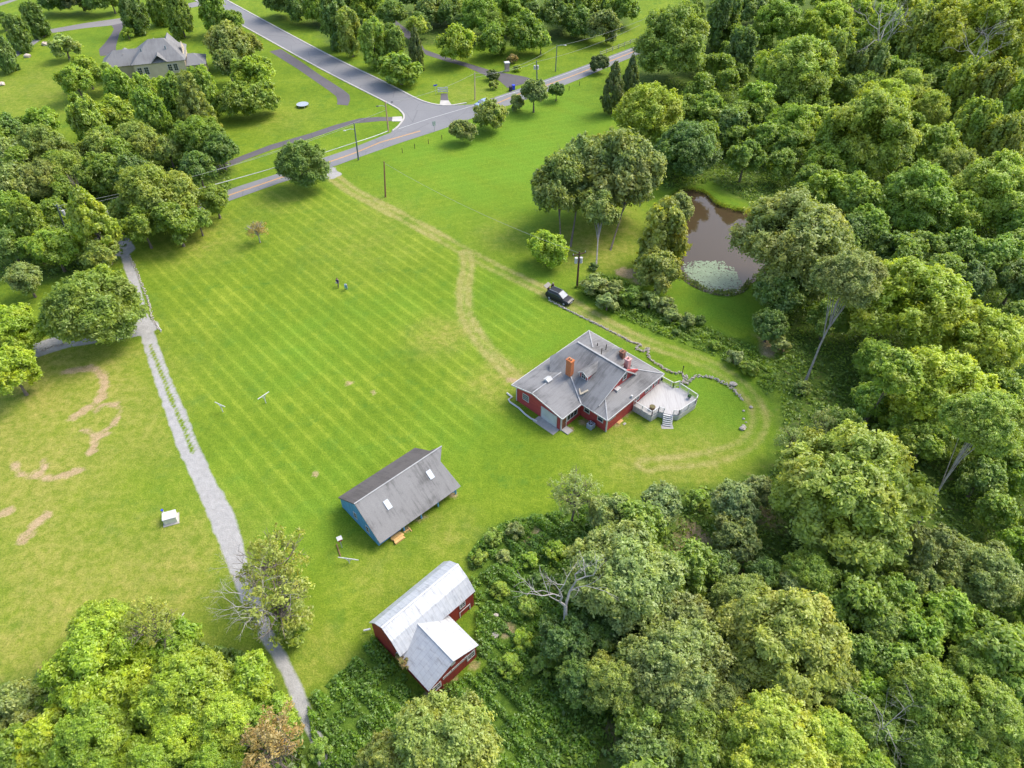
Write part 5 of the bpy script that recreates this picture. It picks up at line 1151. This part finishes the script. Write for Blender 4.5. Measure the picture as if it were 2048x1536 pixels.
T('trees behind the junction', [
 (560,2,34,13,'round','d','at the top of the side road'), (600,14,34,13,'round','d','second down the far side of the side road'), (640,14,36,14,'round','g','third down the far side of the side road'), (672,40,34,13,'upright','d','behind the first oval tree of the side road'),
 (698,60,28,14,'upright','o','first of the three along the side road kerb'), (746,84,30,14,'upright','l','pale middle one of the three along the side road kerb'), (790,88,24,12,'upright','g','third of the three along the side road kerb'), (800,138,42,5,'bush','m','wide and low nearest the side road'),
 (831,98,20,9,'cone','k','left of the lone yellow tree'), (833,55,22,11,'round','l','behind the small dark cedar'), (737,12,34,14,'round','g','behind the kerb trees, left one'), (785,30,32,14,'round','d','behind the kerb trees, right one'),
 (914,92,40,11,'round','y','standing alone on the grass behind the barricade'), (858,22,32,14,'round','v','left of the yellow tree in the upper woods'), (905,20,30,14,'round','g','behind the yellow tree'),
 (962,38,46,15,'big','g','right of the yellow tree in the upper woods'), (1010,30,44,16,'big','m','above the red bush in the upper woods'), (1050,68,42,14,'round','g','right of the red bush'), (985,84,34,12,'round','g','low behind the red bush'), (1082,82,20,9,'round','m','small left of the street lamp'),
 (1040,-5,40,15,'round','g','at the top edge above the red bush'), (1115,30,42,15,'round','d','above the street lamp'), (1160,48,32,14,'round','d','right above the street lamp'), (1205,55,34,13,'round','v','with pale twigs above the lamp road'), (1246,22,34,14,'round','g','at the top edge before the big round crown'), (1165,-2,44,15,'round','g','at the top edge above the lamp'), (950,-8,40,15,'round','d','at the top edge above the yellow tree'),
 (986,150,14,3,'bush','k','beside the side driveway'), (1025,118,13,3.5,'bush','a','with red leaves behind the gate pillar'), (1034,136,9,1.5,'bush','y','round like a globe beside the gate pillar'), (987,170,11,1.5,'bush','o','grassy clump below the dark driveway bush')])
T('small trees on the right-hand field', [
 (925,262,27,6,'round','v','on the field edge, leftmost near the white sign'), (980,233,34,7,'round','o','second from left, hiding the pale blue car'), (1034,206,17,4,'round','p','small left of the tallest field edge tree'), (1068,187,29,8.5,'round','v','tallest of the field edge row'), (1113,180,17,5.5,'round','d','small and dark right of the tallest field edge tree'), (1199,127,20,4.5,'round','k','squat beside the road bend')])
T('trees round the pond', [
 (1228,172,27,12,'cone','k','huge at the right end of the field', dict(cs=.8)), (1262,160,22,11,'cone','k','behind the huge dark cedar'), (1294,235,72,17,'big','y','with a visible stem left of the pond'), (1341,92,80,19,'big','g','massive at the top right of the road'),
 (1372,305,66,15,'big','d','overhanging the top left of the pond'), (1415,228,42,15,'round','m','between the yellow tree and the pond woods'), (1468,262,42,15,'round','d','behind the far bank of the pond'), (1490,318,38,13,'round','g','right above the far bank of the pond'), (1415,290,30,12,'round','g','behind the dark tree over the pond'),
 (1115,372,58,15,'flat','v','leftmost crown of the grove above the shrubs', dict(base=(1122,495))), (1165,345,70,17,'flat','v','second crown of the grove', dict(base=(1141,493))), (1225,350,80,18,'flat','v','centre crown of the grove', dict(base=(1180,497))), (1270,340,60,17,'flat','v','rightmost crown of the grove', dict(base=(1221,500))), (1200,415,44,11,'round','v','low before the grove with white trunk', dict(bark=BARKP, base=(1192,538))),
 (1095,497,42,5.5,'round','b','small and lush left of the transformer pole'), (1326,482,56,13,'upright','o','left shore of the pond, tall crown'), (1316,548,46,8,'round','o','at the foot of the tall pond shore tree'), (1352,420,36,13,'round','v','topping the left shore of the pond'),
 (1560,475,88,20,'big','p','right shore of the pond, broad pale crown'), (1695,560,70,20,'big','p','with a long bare pale trunk right of the pond', dict(bark=BARKP, base=(1610,765))), (1590,430,62,17,'round','g','behind the pale crowns at the right shore'), (1560,590,52,13,'round','d','low at the right shore with forked trunk'), (1540,520,40,13,'round','p','nearest the water at the right shore'), (1540,650,34,8,'round','d','small below the right shore trees'), (1655,640,40,12,'round','g','around the pale trunk right of the pond')])
FOR = [
 (1448,42,36,18,'upright','d'), (1480,110,36,16,'upright','d'), (1498,20,34,18,'round','d'), (1520,210,46,15,'round','m'), (1556,52,50,18,'big','m'), (1600,100,52,18,'big','l'), (1568,165,56,17,'big','l'), (1625,165,52,18,'big','l'), (1540,150,38,14,'round','m'), (1580,262,56,15,'big','m'), (1535,285,44,13,'round','m'), (1630,250,46,16,'round','l'),
 (1650,55,54,19,'big','y'), (1705,20,44,18,'round','l'), (1670,118,40,17,'upright','l'), (1735,138,44,17,'feather','v'), (1765,70,44,19,'feather','l'), (1800,20,48,20,'feather','l'), (1835,80,50,18,'feather','o'), (1705,180,34,15,'round','g'), (1780,150,34,14,'round','g'),
 (1895,30,66,20,'big','y'), (1960,60,62,20,'big','w'), (2020,20,54,20,'big','w'), (1900,110,54,18,'big','o'), (2035,110,54,18,'round','w'), (1850,150,36,14,'round','g'), (1925,180,46,19,'feather','l'), (1980,190,50,20,'feather','o'), (2035,210,46,19,'feather','l'), (1945,260,48,18,'feather','l'), (2005,290,48,18,'feather','o'),  # yellow crowns at top right: warm light painted into their object colour
 (1715,245,62,18,'big','l'), (1765,210,58,18,'big','y'), (1815,190,54,18,'big','l'), (1855,225,46,17,'big','l'), (1690,315,52,16,'big','l'), (1750,310,66,18,'big','l'), (1805,280,56,17,'big','l'), (1650,330,48,14,'round','m'), (1870,300,52,16,'round','m'), (1905,350,56,16,'big','o'), (1980,350,54,17,'big','l'), (2035,370,48,16,'round','l'),
 (1660,385,48,13,'round','m'), (1710,395,54,15,'round','l'), (1780,385,52,15,'round','m'), (1840,380,48,15,'round','o'), (1735,455,44,12,'round','g'), (1800,440,50,13,'round','m'), (1862,440,48,14,'round','l'), (1920,430,46,14,'round','m'), (1985,440,54,15,'big','l'), (2035,450,42,14,'round','m'), (1700,470,40,12,'round','d'), (1790,500,42,12,'round','d'), (1850,500,44,12,'round','g'), (1915,500,46,13,'round','g'), (1985,520,52,13,'round','g'), (2035,560,46,12,'round','d'), (1940,560,46,12,'round','d'),
 (1790,575,72,21,'big','y'), (1865,590,68,21,'big','y'), (1935,660,66,20,'big','y'), (1740,640,56,18,'big','m'), (1820,680,72,20,'big','y'), (2010,690,60,19,'big','y'), (1900,740,74,20,'big','y'), (1760,730,56,15,'big','m'), (1830,790,62,17,'round','m'), (2040,790,46,17,'round','l'), (1750,800,46,12,'round','m'), (1920,850,66,17,'big','m'), (1990,890,60,16,'round','g'), (1850,880,52,13,'round','g'), (1790,860,42,11,'round','g'), (2040,960,44,13,'round','b'), (1960,960,48,12,'round','g')]
def ordinal(n): return ['first', 'second', 'third', 'fourth', 'fifth', 'sixth', 'seventh', 'eighth', 'ninth', 'tenth', 'eleventh', 'twelfth', 'thirteenth', 'fourteenth'][n]
def rows_T(L, grp, step, region):
    rows = {}
    for q in [q for q in L if not swallowed(q)]: rows.setdefault(int((q[1] + 30) // step), []).append(q)
    for ri, k in enumerate(sorted(rows)):
        for ci, q in enumerate(sorted(rows[k])):
            lab = f'{ordinal(ri)} row down, {ordinal(ci)} from left, {region}'
            col, kd = q[5], q[4]; tree(*q[:6], WORD[col] + ' ' + PHR[kd].replace('spreading ', '').replace('round-crowned', 'round').replace('half-bare ', '') + ', ' + lab, grp, **(q[6] if len(q) > 6 else {}))
rows_T(FOR, 'trees of the right-hand woods', 80, 'woods right of the pond')
T('trees below the dirt track', [
 (1640,905,66,17,'big','l','topmost of the four puffy crowns below the track'), (1600,985,62,16,'big','l','left of the four puffy crowns below the track'), (1715,975,72,18,'big','l','right of the four puffy crowns below the track'), (1690,1075,84,18,'big','l','lowest of the four puffy crowns below the track'), (1620,1150,60,13,'big','m','under the puffy giant right of the bare red earth'), (1770,1060,50,14,'round','l','at the right rim of the puffy giant'), (1585,880,34,6,'sparse','p','with tangled twigs at the bend of the track'), (1650,845,32,7,'sparse','p','with bare twigs above the puffy giant'),
 (1150,985,52,9,'sparse','p','nearest the lawn right of the blue barn', dict()), (1220,1030,46,10,'round','p','beside the sparse tree nearest the lawn'), (1245,1010,30,7,'round','m','small by the lawn edge below the dry patch'), (1322,1008,46,10,'round','p','centre of the row below the dry patch'), (1470,1010,50,10,'round','p','left of the bare red earth, upper'), (1515,985,34,9,'round','p','touching the puffy giant at the lawn edge'), (1470,1080,50,9,'round','v','left of the bare red earth, lower'), (1395,1000,26,5,'bush','m','between two pale trees at the lawn edge'), (1440,1140,42,8,'round','d','below the bare red earth'), (1530,1150,40,10,'round','d','shaded under the puffy giant'), (1280,1050,40,8,'round','g','behind the pale grey-green giant')])
BR = [
 (1210,1110,66,17,'big','p'), (1270,1140,72,18,'big','p'), (1180,1190,54,15,'big','v'), (1310,1195,78,17,'big','p'), (1240,1230,60,15,'big','v'), (1365,1240,58,14,'round','v'), (1130,1285,56,11,'round','d'), (1190,1270,50,11,'round','d'),
 (1230,1370,68,13,'big','o'), (1290,1300,60,14,'big','v'), (1340,1350,74,14,'big','v'), (1410,1320,62,14,'big','v'), (1160,1360,48,9,'round','d'), (1290,1440,62,11,'round','g'), (1370,1440,66,12,'big','g'), (1440,1410,58,13,'big','v'), (1290,1515,66,10,'round','d'), (1390,1520,60,11,'round','g'),
 (1480,1200,60,15,'big','o'), (1550,1230,64,16,'big','o'), (1440,1270,46,13,'round','o'), (1510,1300,66,15,'big','o'), (1600,1290,66,16,'big','o'), (1560,1370,66,15,'big','o'), (1650,1350,60,15,'big','o'), (1480,1370,50,13,'round','v'), (1590,1190,44,13,'round','v'), (1640,1210,46,12,'round','g'),
 (1520,1450,70,15,'big','w'), (1600,1440,66,15,'big','y'), (1660,1480,62,14,'big','y'), (1560,1520,66,14,'big','w'), (1460,1500,56,13,'big','y'), (1700,1420,46,12,'round','g'),
 (1860,1100,56,12,'round','v'), (1920,1140,56,13,'big','p'), (1985,1130,54,13,'round','p'), (2038,1095,42,14,'round','b'), (1855,1170,46,10,'round','v'), (1960,1200,56,13,'big','p'), (2035,1190,44,12,'round','g'), (1800,1190,46,11,'round','m'), (1900,1230,54,12,'round','m'), (1760,1250,50,11,'round','g'), (1830,1270,54,12,'round','b'), (1975,1280,56,13,'round','m'), (2040,1290,44,12,'round','m'), (1720,1310,44,11,'round','g'), (1790,1330,52,12,'round','g'), (1870,1340,56,13,'round','g'), (1945,1350,58,13,'big','m'), (2020,1380,54,12,'round','g'),
 (1745,1385,46,11,'round','b'), (1820,1410,58,12,'big','g'), (1900,1420,58,12,'big','m'), (1980,1450,60,12,'round','d'), (1760,1470,56,12,'round','g'), (1850,1490,62,12,'big','g'), (1930,1510,60,11,'round','m'), (2030,1510,54,12,'round','l'), (1730,1540,52,11,'round','b')]
rows_T(BR, 'trees of the lower right woods', 80, 'lower right woods')
T('trees along the bottom edge', [
 (860,1495,96,12,'big','o','left of the pair at the bottom edge below the red barn'), (975,1515,92,11,'big','o','right of the pair at the bottom edge below the red barn'), (770,1530,60,9,'round','o','low at the left of the bottom edge pair'),
 (205,1255,64,11,'big','y','topmost crown of the bottom left group'), (250,1330,60,12,'big','y','second down in the bottom left group'), (165,1385,74,12,'big','y','left rim of the bottom left group'), (330,1370,66,13,'big','y','middle of the bottom left group'), (420,1355,62,14,'big','y','right of the middle of the bottom left group'), (300,1245,56,10,'sparse','o','with bare twigs among the bottom left group'), (345,1290,54,10,'round','m','darker behind the bottom left group'), (210,1460,70,12,'big','y','low left in the bottom left group'), (370,1465,66,13,'big','y','low centre in the bottom left group'), (455,1440,66,12,'big','y','low right in the bottom left group'), (500,1360,56,9,'round','b','between the bottom left group and the drive'), (540,1440,52,9,'round','b','overhanging the drive near the bottom edge'), (300,1525,66,12,'big','b','on the bottom edge left of centre of the group'), (430,1530,60,11,'big','b','on the bottom edge at the right of the group'), (100,1480,60,10,'round','y','on the bottom edge at the far left of the group'), (22,1420,52,8,'round','p','at the left edge near the bottom corner'), (20,1510,56,8,'round','g','in the bottom left corner'),
 (545,1125,72,9,'sparse','o','overhanging the drive, upper of the two', dict()), (558,1215,78,8,'sparse','o','overhanging the drive, lower of the two'), (590,1165,26,3,'bush','m','under the thin trees right of the drive'), (580,1262,36,3.5,'bush','g','lower under the thin trees right of the drive'), (540,1490,72,10,'sparse','a','at the bottom edge beside the drive')])
T('shrubs by the dirt track', [
 (1190,570,30,3.2,'bush','p','at the foot of the dark transformer pole'), (1225,580,28,3,'bush','v','second right of the transformer pole'), (1215,605,26,2.5,'bush','p','bright in front, right of the black car'), (1262,590,26,3,'bush','g','behind the pale pair right of the car'), (1300,600,26,3,'bush','v','below the tall pond shore tree'), (1330,610,22,2.5,'bush','p','right below the tall pond shore tree'), (1345,632,20,2.2,'bush','p','halfway along the shrub line'), (1375,640,18,2,'bush','v','toward the right end of the shrub line'), (1352,664,9,1,'bush','d','small and round alone beside the track'), (1400,640,12,2,'bush','d','upright alone above the track'), (1470,715,20,2,'bush','p','where the track starts to bend'), (1500,735,20,2,'bush','m','on the outer bend of the track'), (1560,690,24,2.5,'bush','v','below the forked trunk right of the pond'), (1605,775,18,2.5,'bush','v','at the foot of the long pale trunk'), (1430,690,12,1.2,'bush','m','small on the weedy bank'), (1187,533,10,1.5,'bush','d','at the foot of the white trunk')])
T('shrubs behind the red barn', [
 (1030,1062,20,2.2,'bush','v','nearest the lawn right of the blue barn'), (1007,1112,16,1.8,'bush','p','round and pale in the weeds above the red barn'), (1075,1160,17,1.8,'bush','d','left of the dead forked tree'), (985,1075,20,1.2,'bush','m','by the weed edge above the red barn'), (960,1115,18,1.4,'bush','m','touching the far end of the red barn'), (1055,1215,22,2,'bush','m','below the dark shrub in the weeds'), (1045,1280,24,2,'bush','b','centre of the weeds right of the red barn'), (1020,1330,26,2.2,'bush','b','right of the red barn wing'), (1085,1330,26,2.2,'bush','g','right in the weeds near the dark trees'), (1110,1100,24,1.8,'bush','b','above the dead forked tree'), (1060,1120,20,1.5,'bush','b','between the pale round shrub and the dead tree'), (1000,1180,20,1.4,'bush','m','beside the barn end wall in the weeds'), (640,1500,26,1.6,'bush','g','beside the drive at the bottom edge')])
T('single young trees', [(514,462,22,4.5,'sparse','a','sapling alone on the mown lawn with white trunk', dict(bark=BARKP)), (1655,352,16,6,'sparse','p','tiny among the crowns above the far bank')])
# dead trees
def dead(px, py, h, label, seed, lean=(0, 0), base_r=.28, n=4, spread=.7):
    rs = np.random.RandomState(seed); e = thing('dead_tree', label, 'tree', G(px, py), 0, 'dead trees'); b = MB()
    top = Vector((lean[0], lean[1], h * .55)); b.tube([(0, 0, 0), top * .5 + Vector((.15, 0, 0)), top], [base_r, base_r*.8, base_r*.6], 8); b.build('trunk', BARKD, e)
    b = MB()
    for k in range(n): a = k * 6.28 / n + rs.rand(); twigs(b, top, (math.cos(a)*spread, math.sin(a)*spread, 1), h*.28, base_r*.5, 3, rs, .5)
    b.build('branches', BARKD, e); return e
dead(1124, 1285, 13, 'dead grey tree with two bare forked limbs right of the red barn', 3, (0, .2), .28, 2, .35)
dead(545, 1260, 8.5, 'dead bleached tree spreading bare white branches over the drive', 5, (0, 0), .11, 6, 1.3)
dead(1725, 190, 20, 'dead tree with bare pale limbs standing among the feathery crowns', 8, (0, 0), .3, 4, .5)
dead(1905, 230, 20, 'dead spiky treetop right of the feathery crowns', 9, (0, 0), .25, 3, .4)
dead(500, 1175, 7, 'dead grey branches leaning over the upper drive bend', 12, (.5, 0), .08, 4, 1.2)
dead(1725, 1500, 9.5, 'dead twiggy top among the yellow crowns of the lower right woods', 14, (0, 0), .07, 3, .5)
# two crowns carried by slanting trunks
tree(1965, 845, 78, 21, 'big', 'l', 'light green spreading tree on a long pale leaning trunk right of the puffy giant', 'trees of the right-hand woods', bark=BARKP, base=(1832, 1052))
tree(1790, 745, 50, 16, 'round', 'm', 'fresh green tree on a thin slanting grey trunk in the ravine below the yellow crowns', 'trees of the right-hand woods', base=(1730, 850))
# young understory trees that fill the shade between the crowns, too many and too hidden to count
TA = np.array([(t[0], t[1], t[2]) for t in TREES])
UM = crown_spray('understory', 'round', 7000, .052, 77)[0]; nv = len(UM.vertices); uv = np.empty(nv * 3); UM.vertices.foreach_get('co', uv); uv = uv.reshape(-1, 3)
ut = np.empty(len(UM.polygons)); UM.attributes['tone'].data.foreach_get('value', ut)
def filler(P, n, col, label, seed=3):
    global TA
    rs = np.random.RandomState(seed); made = 0; VV = []; TT = []; b = MB()
    for _ in range(n * 60):
        if made >= n: break
        lo, hi = np.maximum(P.min(0), (-190, 18)), np.minimum(P.max(0), (195, 270)); x, y = rs.uniform(lo[0], hi[0]), rs.uniform(lo[1], hi[1])
        if sdf(np.array([x]), np.array([y]), P)[0] > -5 or sdf(np.array([x]), np.array([y]), POND)[0] < 4: continue
        px, py = PJ((x, y, 3))
        if not (-60 < px < 2110 and -90 < py < 1640): continue
        if (np.hypot(TA[:, 0] - x, TA[:, 1] - y) < TA[:, 2] * .6).any(): continue
        r = rs.uniform(2.4, 3.9); a = rs.rand() * 6.28; c, s_ = math.cos(a), math.sin(a)
        VV.append(np.stack([uv[:, 0]*c*r - uv[:, 1]*s_*r + x, uv[:, 0]*s_*r + uv[:, 1]*c*r + y, (uv[:, 2] + 1.15) * r], 1)); TT.append(ut)
        TA = np.vstack([TA, [x, y, r]]); made += 1
    Vv = np.vstack(VV); o = link(bpy.data.objects.new('understory', mesh_np('understory', Vv, np.arange(len(Vv)).reshape(-1, 4), LEAF, face_attrs=[('tone', np.concatenate(TT))]))); o.color = (*COL[col], 1)
    return tag(o, label, 'understory', kind='stuff')
filler(WOODS[0], 200, 'g', 'young trees half hidden in the shade between the crowns of the right-hand woods', seed=4)
filler(WOODS[1], 16, 'g', 'young trees half hidden between the crowns of the left-hand woods', seed=5)
filler(WOODS[2], 34, 'd', 'young trees in the shade of the woods along the top edge', seed=6)
# ------------------------------------------------------------------ low growth (uncountable)
def scatter(name, polys, n, size, hgt_, col, label, seed, keep=None, clump=2.2):
    rs = np.random.RandomState(seed); PX = []
    for P in polys:
        lo, hi = P.min(0), P.max(0); lo = np.maximum(lo, (-150, 16)); hi = np.minimum(hi, (170, 190)); k = int(n / len(polys) * 2.2)
        x, y = rs.uniform(lo[0], hi[0], k), rs.uniform(lo[1], hi[1], k); ok = inside(x, y, P) & (sdf(x, y, POND) > 1); x, y = x[ok], y[ok]
        ppx = 1024 + F * x / (y * cp + H * sp_); ok = (ppx > -80) & (ppx < 2130); PX.append(np.stack([x[ok], y[ok]], 1))
    P = np.vstack(PX)[:n * 3]; f = wob(P[:, 0], P[:, 1], clump, seed) + .6 * wob(P[:, 0], P[:, 1], clump * .37, seed + 3); P = P[(f > -.45)]; f = f[f > -.45]
    z = np.clip(hgt_ * (f + .6) * rs.rand(len(P)), .03, None); Cc = np.stack([P[:, 0], P[:, 1], z], 1)
    Vv, Qq, tn = leaf_arrays(Cc, np.tile((0, 0, .8), (len(Cc), 1)), size, np.clip(.5 + .3*wob(P[:, 0], P[:, 1], .9, seed) + rs.normal(0, .2, len(P)), 0, 1), rs, 1.2, .5)
    o = link(bpy.data.objects.new(name, mesh_np(name, Vv, Qq, LEAF, face_attrs=[('tone', tn)]))); o.color = (*col, 1); return tag(o, label, 'undergrowth', kind='stuff')
scatter('weeds', [WEEDS[0]], 90000, .13, .75, (.14, .27, .03), 'tall leafy weeds and brambles round the red barn', 31)
scatter('weeds', [WEEDS[1]], 20000, .15, .6, (.18, .30, .03), 'rough green brambles on the bank between track and pond', 32)
scatter('forest_undergrowth', [WOODS[0]], 150000, .2, .8, (.16, .27, .035), 'leafy undergrowth on the floor of the right-hand woods', 33)
scatter('forest_undergrowth', [WOODS[1], WOODS[3], WOODS[2]], 50000, .26, .8, (.15, .25, .035), 'leafy undergrowth under the left and upper woods', 34)
# reeds and rushes along the water's edge
rs = np.random.RandomState(51); ii = rs.randint(0, len(POND) - 1, 5200); tt = rs.rand(5200, 1); e0 = POND[ii] * (1 - tt) + POND[(ii + 1) % len(POND)] * tt
cl = .5 + .5 * wob(e0[:, 0], e0[:, 1], 1.3, 4); ok = cl > rs.rand(5200) * .9; e0 = e0[ok]; out = (e0 - PC) / np.linalg.norm(e0 - PC, axis=1, keepdims=True)
e0 = e0 + out * rs.uniform(-.35, 1.1, (len(e0), 1)); zz = rs.uniform(-.15, .45, len(e0)); Cc = np.column_stack([e0, zz])
Vv, Qq, tn = leaf_arrays(Cc, np.column_stack([out, np.full(len(e0), .6)]), .11, rs.rand(len(e0)), rs, 2.2, .4)
o = link(bpy.data.objects.new('reeds', mesh_np('reeds', Vv, Qq, LEAF, face_attrs=[('tone', tn)]))); o.color = (.15, .21, .04, 1); tag(o, 'rushes and weeds fringing the pond water', 'reeds', kind='stuff')
